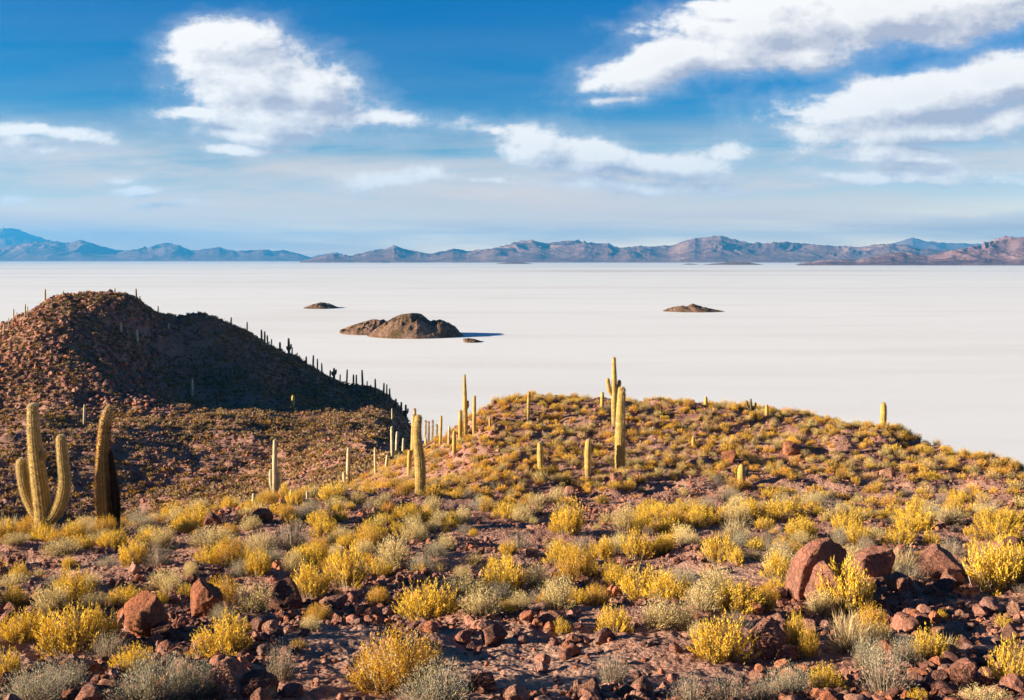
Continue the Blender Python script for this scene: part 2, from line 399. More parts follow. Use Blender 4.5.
# ------------------------------------------------------------------ rocks
def icos(sub):
    t = (1+5**.5)/2
    V = [(-1, t, 0), (1, t, 0), (-1, -t, 0), (1, -t, 0), (0, -1, t), (0, 1, t), (0, -1, -t), (0, 1, -t), (t, 0, -1), (t, 0, 1), (-t, 0, -1), (-t, 0, 1)]
    Fc = [(0, 11, 5), (0, 5, 1), (0, 1, 7), (0, 7, 10), (0, 10, 11), (1, 5, 9), (5, 11, 4), (11, 10, 2), (10, 7, 6), (7, 1, 8), (3, 9, 4), (3, 4, 2), (3, 2, 6), (3, 6, 8), (3, 8, 9), (4, 9, 5), (2, 4, 11), (6, 2, 10), (8, 6, 7), (9, 8, 1)]
    V = [np.array(v)/np.linalg.norm(v) for v in V]
    for _ in range(sub):
        mid = {}; nf = []
        def m(a, c):
            k = (min(a, c), max(a, c))
            if k not in mid:
                p = V[a]+V[c]; V.append(p/np.linalg.norm(p)); mid[k] = len(V)-1
            return mid[k]
        for a, c, d in Fc:
            x, y, z = m(a, c), m(c, d), m(d, a)
            nf += [(a, x, z), (c, y, x), (d, z, y), (x, y, z)]
        Fc = nf
    return np.array(V), np.array(Fc)
ICO = {k: icos(k) for k in (0, 1, 2, 3, 4)}
def rock_shape(sub, seed, cuts=12, amp=.08, near=.52):
    """faceted boulder, about 1 wide, its base at z = 0"""
    r = np.random.default_rng(seed); V, Fc = ICO[sub]; V = V.copy()
    for _ in range(cuts):
        n = r.normal(size=3); n /= np.linalg.norm(n); d = r.uniform(near, .85)
        e = V@n-d; V -= np.outer(np.clip(e, 0, None), n)
    o = r.uniform(0, 50, 3)
    nz = noise3(V[:, 0]*2.2+o[0], V[:, 1]*2.2+o[1], V[:, 2]*2.2+o[2], 5)+.5*noise3(V[:, 0]*5+o[0], V[:, 1]*5, V[:, 2]*5, 6)
    if sub >= 3: nz = nz-.45*np.abs(noise3(V[:, 0]*8+o[0], V[:, 1]*8, V[:, 2]*5, 7))+.22*noise3(V[:, 0]*14+o[0], V[:, 1]*14, V[:, 2]*14, 8)+.16*noise3(V[:, 0]*26+o[0], V[:, 1]*26, V[:, 2]*26, 8)
    V *= (1+amp*nz)[:, None]
    V[:, :2] /= (V[:, :2].max(0)-V[:, :2].min(0))
    V[:, 2] -= V[:, 2].min(); V[:, 2] /= V[:, 2].max()
    return V, Fc
ROCKC = np.array([(.40, .205, .145), (.29, .145, .105), (.47, .20, .11), (.33, .195, .16), (.46, .26, .18), (.22, .115, .09)])

# ------------------------------------------------------------------ shrubs (tiny leaf faces)
def shrub_shape(kind, seed, lod):
    """triangle soup about 1 wide and 1 high, base at z = 0; returns foliage V,C and stems V,C"""
    r = np.random.default_rng(seed)
    # plumes, leaves per plume, leaf length, leaf width, first leaf at, spread
    par = {'yellow': (170, 24, .060, .017, .25, .017), 'golden': (380, 24, .036, .012, .30, .016), 'pale': (330, 12, .048, .013, .20, .022),
           'grey': (320, 15, .044, .0095, .12, .040), 'twiggy': (200, 11, .042, .009, .2, .045), 'straw': (420, 3, .26, .012, .0, .012)}[kind]
    n, m, L, Wd, t0, sp_ = par
    if lod == 1: n = int(n*.5); m = max(2, int(m*.55)); L *= 1.3; Wd *= 1.9
    if lod == 2: n = int(n*.16); m = max(2, int(m*.35)); L *= 1.7; Wd *= 4
    if lod == 3: n = 9; m = 3; L = .36; Wd = .26; sp_ = .10
    az = r.uniform(0, 2*math.pi, n); rr = np.sqrt(r.uniform(0, 1, n))*.47
    nl = r.integers(2, 5)   # lumps in the outline
    la = r.uniform(0, 6.28, nl)
    lump = 1+.16*sum(np.cos(az*(i+2)+la[i]) for i in range(nl))/nl*2
    rr = rr*lump
    dome = np.sqrt(np.clip(1-(rr/.56)**2, .06, 1))
    hz = dome*r.uniform(.72, 1.06, n)
    if kind in ('yellow', 'straw', 'twiggy'): hz *= r.uniform(.78, 1.05, n)
    low = r.uniform(0, 1, n) < .33           # low outer plumes close the flank
    hz = np.where(low, hz*r.uniform(.35, .8, n), hz)
    tip = np.stack([np.cos(az)*rr, np.sin(az)*rr, hz], 1)
    rb = rr*(r.uniform(.45, .8, n) if kind in ('yellow', 'golden') else r.uniform(.25, .6, n))*(.9 if kind != 'straw' else .4)
    bs = np.stack([np.cos(az)*rb, np.sin(az)*rb, np.zeros(n)], 1)
    ax = tip-bs; ln = np.linalg.norm(ax, axis=1, keepdims=True); ad = ax/ln
    t = (t0+(1-t0)*((np.arange(m)+r.uniform(0, 1, (n, m)))/m))
    bend = np.sin(t*math.pi*.5)[..., None]
    c = bs[:, None]+ax[:, None]*np.concatenate([t[..., None]*(.55+.45*bend), t[..., None]*(.55+.45*bend), t[..., None]], -1)
    c = c+r.normal(size=c.shape)*sp_*np.array([1, 1, .6])
    d = ad[:, None]+r.normal(size=c.shape)*(.30 if kind != 'straw' else .2); d[..., 2] += .2
    d /= np.linalg.norm(d, axis=-1, keepdims=True)
    w = np.cross(d, r.normal(size=c.shape)); w /= np.linalg.norm(w, axis=-1, keepdims=True)+1e-9
    ll = L*r.uniform(.6, 1.3, (n, m, 1)); ww = Wd*r.uniform(.7, 1.3, (n, m, 1))
    a = c-w*ww*.5-d*ll*.3; bb = c+w*ww*.5-d*ll*.3; tp = c+d*ll*.8
    V = np.stack([a, bb, tp], 2).reshape(-1, 3)
    V[:, 2] = np.maximum(V[:, 2], -.02)
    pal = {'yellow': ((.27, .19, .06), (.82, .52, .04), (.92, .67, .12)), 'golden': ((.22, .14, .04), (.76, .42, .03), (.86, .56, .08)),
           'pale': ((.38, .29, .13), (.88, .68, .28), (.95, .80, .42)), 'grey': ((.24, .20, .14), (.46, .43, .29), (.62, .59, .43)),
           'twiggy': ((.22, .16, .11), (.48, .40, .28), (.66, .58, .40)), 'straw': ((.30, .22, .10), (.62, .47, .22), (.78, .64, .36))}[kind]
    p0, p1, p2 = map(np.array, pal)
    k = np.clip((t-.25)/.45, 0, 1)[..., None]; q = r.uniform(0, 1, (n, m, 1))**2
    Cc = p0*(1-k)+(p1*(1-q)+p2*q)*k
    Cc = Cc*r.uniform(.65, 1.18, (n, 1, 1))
    bare_ = (r.uniform(0, 1, n) < {'yellow': .08, 'golden': .06, 'pale': .14, 'grey': .22, 'twiggy': .3, 'straw': 0}[kind])[:, None, None]
    Cc = np.where(bare_, np.array((.30, .22, .15))*(.7+.6*q), Cc)
    if kind in ('pale', 'golden', 'grey'):   # sprigs of the other colour in it
        odd = (r.uniform(0, 1, n) < .07)[:, None, None]
        other = np.array({'pale': (.74, .54, .12), 'golden': (.72, .62, .36), 'grey': (.58, .46, .14)}[kind])
        Cc = np.where(odd, other*k+p0*(1-k), Cc)
    C = np.repeat(Cc.reshape(-1, 3), 3, 0)
    # stems: thin three-sided spikes
    ns = min(n, 110) if lod == 0 else 40 if lod == 1 else 4
    i = r.permutation(n)[:ns]; sv = []
    e1 = np.cross(ad[i], [0, 0, 1.0]); e1 /= np.linalg.norm(e1, axis=1, keepdims=True)+1e-9; e2 = np.cross(ad[i], e1)
    wr = .009 if lod == 0 else .014
    top = bs[i]+ax[i]*.97
    ring = [bs[i]+wr*(math.cos(q)*e1+math.sin(q)*e2) for q in (0, 2.09, 4.19)]
    for q in range(3): sv.append(np.stack([ring[q], ring[(q+1) % 3], top], 1))
    SV = np.concatenate(sv).reshape(-1, 3)
    SC = np.tile(np.array((.32, .25, .18)), (len(SV), 1))
    return V, C, SV, SC
KINDS = ('yellow', 'golden', 'pale', 'grey', 'twiggy', 'straw')
PROTO = {}
for ki, kind in enumerate(KINDS):
    for v in range(4):
        V, C, SV, SC = shrub_shape(kind, 100+ki*10+v, 0)
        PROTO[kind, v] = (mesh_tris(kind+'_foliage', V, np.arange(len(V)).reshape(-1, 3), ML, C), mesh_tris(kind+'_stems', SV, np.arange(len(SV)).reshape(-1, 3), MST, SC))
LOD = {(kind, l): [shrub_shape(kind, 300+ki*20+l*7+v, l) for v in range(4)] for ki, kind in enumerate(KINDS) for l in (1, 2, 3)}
print('shrub shapes', time.time()-T0)

# ------------------------------------------------------------------ tables traced from the photograph: column, base row, width, height in photo pixels
Y_, O_, P_, G_, T_, S_ = 'yellow', 'golden', 'pale', 'grey', 'twiggy', 'straw'
SHRUBS = [
 (26, 646, 48, 34, Y_), (132, 676, 46, 32, Y_), (60, 694, 56, 36, G_), (206, 700, 44, 34, G_), (318, 622, 30, 18, O_), (520, 612, 28, 18, P_), (700, 640, 26, 20, P_), (880, 650, 34, 24, P_), (826, 690, 34, 26, Y_), (576, 605, 26, 18, Y_),
 (19, 583, 22, 20, Y_), (134, 566, 31, 26, Y_), (69, 569, 17, 12, Y_), (14, 611, 26, 21, Y_), (51, 613, 50, 23, P_), (93, 611, 36, 18, P_), (127, 607, 38, 18, Y_),
 (72, 655, 74, 50, Y_), (98, 650, 46, 44, Y_), (6, 682, 34, 34, Y_), (34, 706, 70, 40, G_), (152, 708, 84, 52, G_), (184, 700, 54, 50, G_), (108, 662, 52, 30, T_), (166, 592, 36, 21, P_), (187, 600, 26, 14, Y_), (160, 606, 20, 14, Y_),
 (16, 548, 28, 11, P_), (62, 557, 46, 15, P_), (113, 549, 32, 20, Y_), (152, 546, 30, 19, Y_), (190, 578, 17, 15, P_), (56, 589, 36, 16, T_), (91, 588, 24, 13, P_), (48, 541, 20, 10, Y_), (85, 550, 18, 15, Y_), (108, 566, 28, 12, G_), (137, 553, 22, 10, P_),
 (197, 531, 34, 21, Y_), (178, 530, 16, 12, Y_), (251, 531, 23, 15, P_), (285, 501, 12, 18, Y_), (269, 506, 24, 14, O_), (287, 521, 23, 14, O_), (333, 504, 32, 21, Y_), (338, 512, 14, 9, Y_), (351, 510, 11, 9, Y_), (306, 509, 10, 7, Y_),
 (212, 549, 47, 19, P_), (228, 538, 24, 13, O_), (254, 551, 25, 17, P_), (292, 549, 45, 25, T_), (342, 543, 23, 17, P_), (328, 544, 16, 9, P_), (259, 578, 34, 25, Y_), (240, 580, 26, 18, G_), (293, 571, 25, 23, P_), (192, 579, 15, 17, P_), (172, 593, 26, 18, P_),
 (311, 599, 46, 38, Y_), (348, 590, 46, 44, Y_), (254, 613, 44, 30, P_), (222, 622, 28, 20, G_), (226, 660, 66, 42, Y_), (281, 683, 40, 44, T_), (263, 702, 32, 16, G_),
 (428, 622, 60, 40, Y_), (480, 618, 46, 27, P_), (378, 606, 28, 18, O_), (398, 694, 98, 62, O_), (436, 712, 88, 46, G_), (497, 601, 46, 19, G_), (462, 596, 50, 18, P_),
 (536, 590, 33, 25, P_), (558, 613, 38, 33, P_), (596, 606, 28, 21, O_), (610, 582, 21, 19, Y_), (640, 600, 48, 34, Y_), (668, 600, 44, 34, Y_), (614, 632, 37, 28, Y_), (660, 630, 40, 28, P_), (684, 631, 36, 30, P_), (612, 686, 36, 38, T_), (690, 708, 52, 38, T_),
 (722, 663, 58, 48, Y_), (794, 656, 20, 44, Y_), (808, 660, 22, 34, Y_), (850, 656, 50, 40, S_), (738, 614, 56, 30, Y_), (703, 611, 40, 26, P_), (764, 612, 30, 24, O_), (730, 708, 56, 36, T_), (790, 698, 56, 34, G_), (760, 706, 40, 30, T_),
 (845, 615, 58, 50, Y_), (820, 620, 34, 24, P_), (929, 664, 35, 34, Y_), (885, 698, 72, 56, T_), (868, 672, 44, 36, G_), (905, 668, 30, 30, G_), (1013, 693, 42, 50, Y_), (941, 621, 11, 13, Y_), (1003, 633, 17, 13, Y_), (959, 648, 11, 12, Y_), (985, 708, 60, 20, P_), (917, 704, 22, 14, Y_),
 (993, 592, 70, 50, Y_), (1022, 586, 40, 40, Y_), (777, 582, 27, 31, Y_), (768, 604, 30, 18, O_), (783, 521, 40, 19, Y_), (819, 517, 17, 10, Y_), (863, 518, 27, 11, Y_), (848, 533, 30, 23, Y_), (915, 531, 40, 27, Y_), (878, 538, 25, 11, P_), (900, 546, 31, 17, Y_), (931, 545, 20, 15, Y_), (950, 526, 34, 17, S_), (969, 535, 12, 10, Y_), (1000, 541, 42, 23, Y_), (985, 516, 30, 12, P_),
 (569, 538, 42, 34, Y_), (559, 566, 28, 27, Y_), (377, 525, 20, 15, Y_), (425, 523, 22, 16, Y_), (441, 525, 26, 14, P_), (446, 551, 27, 17, P_), (473, 536, 10, 9, Y_), (505, 520, 26, 18, Y_), (522, 522, 28, 16, P_), (493, 571, 14, 16, Y_), (508, 573, 14, 17, Y_), (433, 533, 26, 10, P_),
 (636, 561, 36, 28, Y_), (662, 556, 22, 22, Y_), (626, 532, 30, 26, P_), (645, 530, 26, 22, Y_), (664, 521, 30, 17, Y_), (393, 570, 42, 31, P_), (423, 574, 27, 20, G_), (700, 520, 34, 16, Y_), (737, 524, 36, 20, P_), (735, 545, 34, 22, S_), (765, 531, 26, 14, Y_), (800, 545, 22, 14, P_), (710, 560, 16, 12, G_), (690, 545, 16, 10, O_), (752, 560, 20, 12, P_),
]
#  column, base row, width, height, colour, label
BOULDERS = [
 (148, 636, 44, 48, 2, 'rounded red-brown boulder, sunlit flank and dark flank, standing alone beside grey bush'),
 (166, 640, 36, 20, 1, 'low broken rock at the foot of the rounded red-brown boulder'),
 (204, 620, 38, 40, 2, 'upright cracked orange-brown boulder beside the cream shrub that grows among boulders'),
 (286, 612, 40, 34, 1, 'dark blocky boulder behind the cream shrub, throwing the broadest shadow'),
 (232, 698, 38, 44, 4, 'pale split boulder with a sharp sunlit ridge below a yellow shrub'),
 (256, 698, 42, 30, 1, 'dark shaded block leaning against the split boulder with a sharp ridge'),
 (77, 674, 34, 15, 2, 'flat layered reddish stone lying between big yellow and grey shrubs'),
 (88, 704, 40, 18, 5, 'low dark rock half hidden in the grey shrub at the bottom edge'),
 (603, 645, 23, 19, 3, 'pointed grey-pink stone on bare ground before a yellow shrub'),
 (590, 700, 25, 24, 0, 'rounded brown stone beside the lone twiggy silver tuft'),
 (552, 627, 20, 15, 4, 'smooth tan stone under the pale feathery shrub'),
 (570, 658, 20, 15, 0, 'knobbly brown stone in the middle of the bare patch'),
 (676, 653, 15, 11, 0, 'lone reddish stone on smooth ground below a pale shrub'),
 (463, 645, 17, 15, 0, 'upright small brown stone behind the flat bare sand'),
 (492, 647, 27, 19, 1, 'wedge-shaped brown stone with long shadow on the bare sand'),
 (482, 694, 30, 24, 0, 'squat brown rock touching the blue-grey shrub at the bottom'),
 (338, 610, 24, 13, 3, 'tan stone below the tall yellow double shrub'),
 (766, 660, 38, 42, 0, 'big angular red rock between two bright yellow shrubs'),
 (784, 662, 28, 20, 0, 'ragged smaller rock propped against the big angular red rock'),
 (758, 616, 14, 14, 2, 'bright orange stone above the fan-shaped yellow shrub'),
 (777, 621, 18, 12, 4, 'pinkish flat stone near the bright orange stone'),
 (812, 602, 54, 66, 0, 'tallest leaning boulder with a rounded top, head of the boulder row'),
 (826, 610, 38, 46, 0, 'slanting slab in front of the tallest leaning boulder'),
 (870, 580, 48, 30, 0, 'broad craggy boulder second in the boulder row'),
 (901, 572, 26, 26, 4, 'diamond-shaped block wedged between two broad boulders'),
 (938, 578, 52, 26, 0, 'long smooth boulder with shaded side behind the diamond-shaped block'),
 (899, 594, 26, 20, 0, 'rounded rock below the diamond-shaped block'),
 (951, 590, 25, 20, 0, 'small upright rock at the end of the boulder row'),
 (1008, 554, 30, 17, 0, 'rounded boulder behind the largest yellow bush'),
 (944, 642, 28, 17, 4, 'pale pink flat-topped stone above a round yellow shrub'),
 (964, 690, 26, 34, 0, 'narrow upright stone with a bright edge and black shadow'),
 (1010, 642, 19, 20, 3, 'greyish upright stone above the tall yellow shrub at the edge'),
 (263, 522, 21, 15, 2, 'orange boulder on the brow below the twin-stemmed pale cactus'),
 (213, 529, 17, 17, 1, 'dark boulder behind a yellow shrub on the brow'),
 (308, 519, 13, 11, 2, 'reddish stone on the brow beside a golden bush'),
 (569, 496, 12, 10, 4, 'pink block at the foot of the rounded hill'),
 (616, 486, 14, 14, 0, 'brown rock just below the thickest lone cactus'),
 (730, 463, 15, 15, 2, 'orange crag on the rounded hill above the stout golden cactus'),
 (790, 458, 20, 13, 2, 'broad orange outcrop high on the rounded hill'),
 (887, 478, 16, 12, 4, 'pinkish boulder near the bare path under the hill'),
 (540, 590, 14, 9, 1, 'small dark stone touching a pale shrub in the middle'),
 (985, 560, 16, 12, 4, 'pale pink stone beside the largest yellow bush'),
]

def pick_tint(i, r):
    c = ROCKC[i]*r.uniform(.85, 1.15); return c
used = []     # x, y, radius of what already stands
rr_ = np.random.default_rng(5)
for i, (px, py, w, h, ci, lab) in enumerate(BOULDERS):
    x, D, z = at_px(px, py, dmax=80); k = D/F
    V, Fc = rock_shape(4, 900+i, 5 if i in (0, 5, 27) else 11, .085, .46 if i not in (0, 5, 27) else .6)
    ws = w*k*1.04; hs = h*k*1.12/ math.cos(R(12))
    V = V*np.array([ws, ws*rr_.uniform(.75, 1.0), hs])
    V[:, 2] -= hs*.13
    if i == 21:   # the leaning one
        V[:, 0] += V[:, 2]*.28-.1
    a = rr_.uniform(-.25, .25)+(2.2 if i == 0 else 0); ca, sa = math.cos(a), math.sin(a)
    V[:, :2] = V[:, :2]@np.array([[ca, sa], [-sa, ca]])
    me = mesh_tris('boulder', V, Fc, MR, np.tile(pick_tint(ci, rr_)*.80, (len(V), 1)), smooth=True)
    yy = D+ws*.3; xx = x*yy/D
    link('boulder', me, label=lab, category='boulder', group='boulders on the near slope').location = (xx, yy, float(ground_z(np.array([xx]), np.array([yy]))[0])-.02)
    used.append((xx, yy, ws*.5))

# ------------------------------------------------------------------ shrubs: records first, then things and the mass
recs = []
for i, (px, py, w, h, kind) in enumerate(SHRUBS):
    x, D, z = at_px(px, py, dmax=80); k = D/F
    ws, hs = w*k*1.16, h*k*1.2
    y2 = D+ws*.25; x2 = x*y2/D
    recs.append(dict(x=x2, y=y2, w=ws, h=hs, kind=kind, area=w*h, hand=i, px=px, py=py))
    used.append((x2, y2, ws*.5))
U = np.array(used)
mixture = [(Y_, .40), (P_, .24), (O_, .08), (G_, .10), (S_, .10), (T_, .08)]
mk = [m[0] for m in mixture]; mp_ = np.array([m[1] for m in mixture]); mp_ /= mp_.sum()
n = 20000
cand_y = np.sqrt(rng.uniform(11**2, 70**2, n)); cand_u = rng.uniform(-.88, .88, n)
cand_x = cand_y*cand_u
dens = np.where(cand_y > 43, 1.3, np.where(cand_y > 30, .62, .28))
dens *= np.clip(np.where(cand_y > 43, .85, .55)+np.where(cand_y > 43, .9, 1.5)*fbm2(cand_x*.35, cand_y*.35, 2, 77), .12, 1.2)
cz_ = ground_z(cand_x, cand_y)
gapx, gapy = px_of(cand_x, cand_y, cz_)
path = (np.abs(gapy-(487+.012*(gapx-850))) < 5) & (gapx > 640) & (gapx < 1010)
dens = np.where((gapx > 405) & (gapx < 530) & (cand_y > 42), 1.0, dens)
dens = np.where(path, .06, dens)
bare = ((gapx-520)/80)**2+((gapy-665)/38)**2 < 1
dens = np.where(bare, 0, dens)
dens = np.where((gapy > 608) & (cand_y < 16), dens*.5, dens)
for i in np.where(rng.uniform(0, 1, n) < dens)[0]:
    x, y = cand_x[i], cand_y[i]
    hillf = min(1, max(0, (y-40)/8))
    w = rng.uniform(.28, .95)*(1-hillf)+rng.uniform(.26, .74)*hillf
    if y < 15: w *= .6
    if np.any((U[:, 0]-x)**2+(U[:, 1]-y)**2 < ((U[:, 2]+w*.5)*(.72 if y < 43 else .50))**2): continue
    U = np.vstack([U, (x, y, w*.5)])
    h = w*rng.uniform(.5, .85)
    z = cz_[i]
    if seen(np.array([x]), np.array([y]), np.array([z]), h)[0] < -2: continue
    kind = mk[rng.choice(len(mk), p=mp_ if y < 43 else np.array([.42, .28, .12, .01, .17, .0]))]
    a = w*h*(F/y)**2
    if abs(x/y) > .53: a = 0
    recs.append(dict(x=x, y=y, w=w, h=h, kind=kind, area=a, hand=None, px=gapx[i], py=gapy[i]))
print('shrubs', len(recs), time.time()-T0)
recs.sort(key=lambda r: (r['hand'] is None, -r['area']))
things, mass = recs[:298], recs[298:]

# cacti traced: name-like label, D window, list of stems; a stem is a list of (column, row, radius px)
def st(px, b, t, w, lean=0, taper=.75):
    lean = lean if lean else (math.sin(px*12.9898+b*3.1)*.035*(b-t)); return [(px, b, w*.42), (px+lean*.3, b+(t-b)*.3, w*.5), (px+lean*.7, b+(t-b)*.7, w*.48), (px+lean, t, w*.5*taper)]
GOLD, PALE, DARK = 0, 1, 2
CACTI = [
 ('giant candelabra cactus with thick arms curving up around its tallest stem', (20, 34), GOLD,
  [[(41, 537, 6.5), (44, 519, 8.5), (39.7, 486, 7.8), (35.5, 454, 6.6), (33.2, 425, 5.6), (32.6, 404, 4.8)],
   [(43, 522, 4.5), (34, 513, 5.6), (25.5, 495, 5.6), (21, 475, 5.0), (20.3, 459, 4.8)],
   [(41, 520, 3.8), (34, 508, 4.2), (29, 486, 4.0), (26.5, 460, 3.4)],
   [(43, 523, 4.8), (53, 519, 6), (62, 503, 6.2), (66, 481, 5.6), (63.5, 461, 5.0), (61.5, 435, 4.7)],
   [(37, 459, 3), (43.5, 457, 3.4), (46, 451, 3.2)],
   [(63, 464, 2.2), (59, 463, 2.3), (57, 460.5, 2.1)]]),
 ('thick brown dying cactus with frayed bent crown and shade painted down one flank', (20, 34), DARK,
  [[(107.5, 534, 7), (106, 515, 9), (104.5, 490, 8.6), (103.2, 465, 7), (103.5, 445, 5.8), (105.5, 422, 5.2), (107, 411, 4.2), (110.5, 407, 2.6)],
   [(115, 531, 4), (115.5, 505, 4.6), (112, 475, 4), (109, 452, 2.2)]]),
 ('twin-stemmed pale cactus with short side arms below a yellow bush', (34, 60), PALE,
  [st(274.5, 497, 438.5, 5.2, .5), [(273, 490, 1.8), (270.8, 484, 2.2), (270.6, 469, 2)], [(275.5, 492, 1.8), (278, 485, 2.1), (278, 472, 1.8)]]),
 ('short stubby pale cactus on the brow near a twin-stemmed cactus', (34, 60), PALE, [st(254, 506, 494, 4.4)]),
 ('short pale cactus stump between two yellow bushes on the brow', (34, 60), PALE, [st(291, 502, 490, 4)]),
 ('tiny pale cactus finger on the brow beside a small yellow bush', (34, 60), PALE, [st(307.5, 505, 496, 2.6)]),
 ('slim pale cactus with one stub arm behind the round yellow bush', (38, 70), PALE, [st(347.7, 485, 447, 4.4), [(347, 484, 1.5), (344, 480, 1.8), (344, 471, 1.6)]]),
 ('tiny cactus finger beyond the brow behind the round yellow bush', (44, 80), PALE, [st(327, 488, 480, 2.2)]),
 ('slender straight pale cactus alone in the scrubby valley', (60, 110), PALE, [st(375.6, 475, 448, 2.8)]),
 ('tiny cactus stump in the valley below the slender straight one', (50, 100), PALE, [st(362, 479, 472, 2.2)]),
 ('short leaning whitish cactus before the tall pair in the valley', (50, 120), PALE, [st(386, 468, 454.5, 3, 1.5)]),
 ('tall pale cactus, taller of the pair rising from the gully', (50, 130), PALE, [st(392.5, 461, 427, 3.6)]),
 ('pale cactus, lower of the pair rising from the gully', (50, 130), PALE, [st(396.5, 455, 432, 3.4)]),
 ('thin dark cactus standing at the foot of the shaded far hill', (190, 260), PALE, [st(392.5, 426, 408.6, 2)]),
 ('slim pale cactus just behind the tall curved golden cactus', (50, 110), PALE, [st(403, 456, 436, 3)]),
 ('tall straight golden cactus touching the curved one from behind', (46, 70), GOLD, [st(412.7, 460, 416, 5)]),
 ('tall curved golden cactus, bulging at its middle, on the brow', (36, 60), GOLD, [[(420, 495, 4.6), (420.5, 478, 5.4), (420, 462, 5.2), (417.5, 445, 4.4), (417, 430, 4), (418.8, 416, 3.6)]]),
 ('short golden cactus with a forked tip before the tall curved one', (42, 64), GOLD, [st(409, 478, 453, 4.6), [(409, 462, 1.7), (411, 458, 1.8), (411.2, 453, 1.5)]]),
 ('tiny cactus on the gully edge past the tall curved cactus', (60, 120), PALE, [st(426, 448, 438.6, 2.2)]),
 ('thin dark cactus rising from the gully edge against the white salt', (56, 90), GOLD, [st(440.3, 448, 417.5, 3)]),
 ('pale thin cactus between the gully-edge cactus and stout golden stump', (52, 80), PALE, [st(448.7, 445, 426, 2.6)]),
 ('stout golden cactus stump at the foot of the tallest skyline cluster', (46, 66), GOLD, [st(454, 455, 432, 4.2)]),
 ('tallest tapering cactus of the skyline cluster with one tiny arm', (52, 64), GOLD, [[(465.5, 440, 2.3), (465.3, 420, 2.5), (465, 400, 2.1), (464.6, 377, 1.1)], [(465.8, 412, 1.1), (468, 409, 1.2), (468, 403, 1)]]),
 ('second tallest smooth cactus of the skyline cluster', (52, 64), GOLD, [st(474, 434, 395.5, 4)]),
 ('shortest cactus of the skyline cluster, beside the tapering one', (50, 64), GOLD, [st(460, 440, 410, 4.4)]),
 ('small isolated cactus on the hillside past the skyline cluster', (50, 64), GOLD, [st(490, 429, 417.6, 2.4)]),
 ('slender cactus near the crest of the rounded hill', (50, 64), GOLD, [st(528, 421, 393, 4)]),
 ('tiny cactus tip peeping over the crest of the rounded hill', (58, 66), GOLD, [st(517, 404, 398, 1.8)]),
 ('short stout golden cactus midway up the rounded hill', (42, 60), GOLD, [st(541, 475, 443.5, 7)]),
 ('bright yellow-tipped stout cactus beside the thickest lone cactus', (42, 60), GOLD, [[(588, 478, 3.1), (588, 465, 3.6), (588, 452, 3.5), (589, 442.5, 3)]]),
 ('tall cactus with raised arms behind the thickest lone cactus', (50, 64), GOLD,
  [[(614.5, 426, 2.8), (614.5, 405, 3.3), (614.3, 385, 2.7), (614, 358, 1.7)], [(613.5, 397, 1.9), (609.5, 392, 2.2), (607.6, 379, 1.9)], [(615.5, 394, 1.7), (619, 390, 2.0), (619.6, 381, 1.8)]]),
 ('thickest lone cactus without arms on the rounded hill', (42, 60), GOLD, [[(620, 472, 4.6), (620, 455, 5.2), (620.3, 430, 5), (621, 405, 4.2), (622, 387, 3.6)]]),
 ('small cactus on the crest beside the cactus with raised arms', (54, 64), GOLD, [st(602, 411, 393.6, 4)]),
 ('small blunt cactus alone on the crest before a branching dark one', (54, 64), GOLD, [st(705.8, 408, 397, 4)]),
 ('low cactus stub in the scrub below the crest', (46, 60), GOLD, [st(693, 449, 438, 3.2)]),
 ('stout golden cactus low on the hill beside the bare path', (42, 56), GOLD, [st(741, 485, 464, 8.5)]),
 ('low branching dark cactus clump on the crest', (52, 64), DARK, [st(751, 412, 399, 2.6), [(750, 410, 1.1), (747, 406, 1.3), (746.8, 401, 1.1)], [(752, 411, 1.1), (755.5, 408, 1.3), (756, 403, 1.1)]]),
 ('small golden cactus on the crest beside the branching dark clump', (50, 64), GOLD, [st(766.6, 418, 404.5, 4)]),
 ('blunt golden cactus alone on the falling crest of the rounded hill', (46, 64), GOLD, [st(883, 429, 402.5, 6.6)]),
 ('pale cactus on the sunlit shoulder of the far hill', (200, 290), PALE, [st(121, 334, 323, 2.6)]),
 ('pale cactus at the edge of sun and shade on the far hill', (200, 290), PALE, [st(137.5, 344, 330, 3, -.8)]),
 ('pale cactus in the shade at the foot of the far hill', (190, 290), PALE, [st(192, 399.5, 381, 3)]),
 ('thin cactus on the sunlit foot of the far hill between two giants', (180, 260), PALE, [st(84, 427, 405, 2.6)]),
 ('orange-tinted cactus stump in the deep shade of the far hill', (190, 290), GOLD, [st(293, 408, 396, 4)]),
 ('small cactus in the shade under the saddle of the far hill', (200, 300), PALE, [st(169, 331, 325, 2.2)]),
]
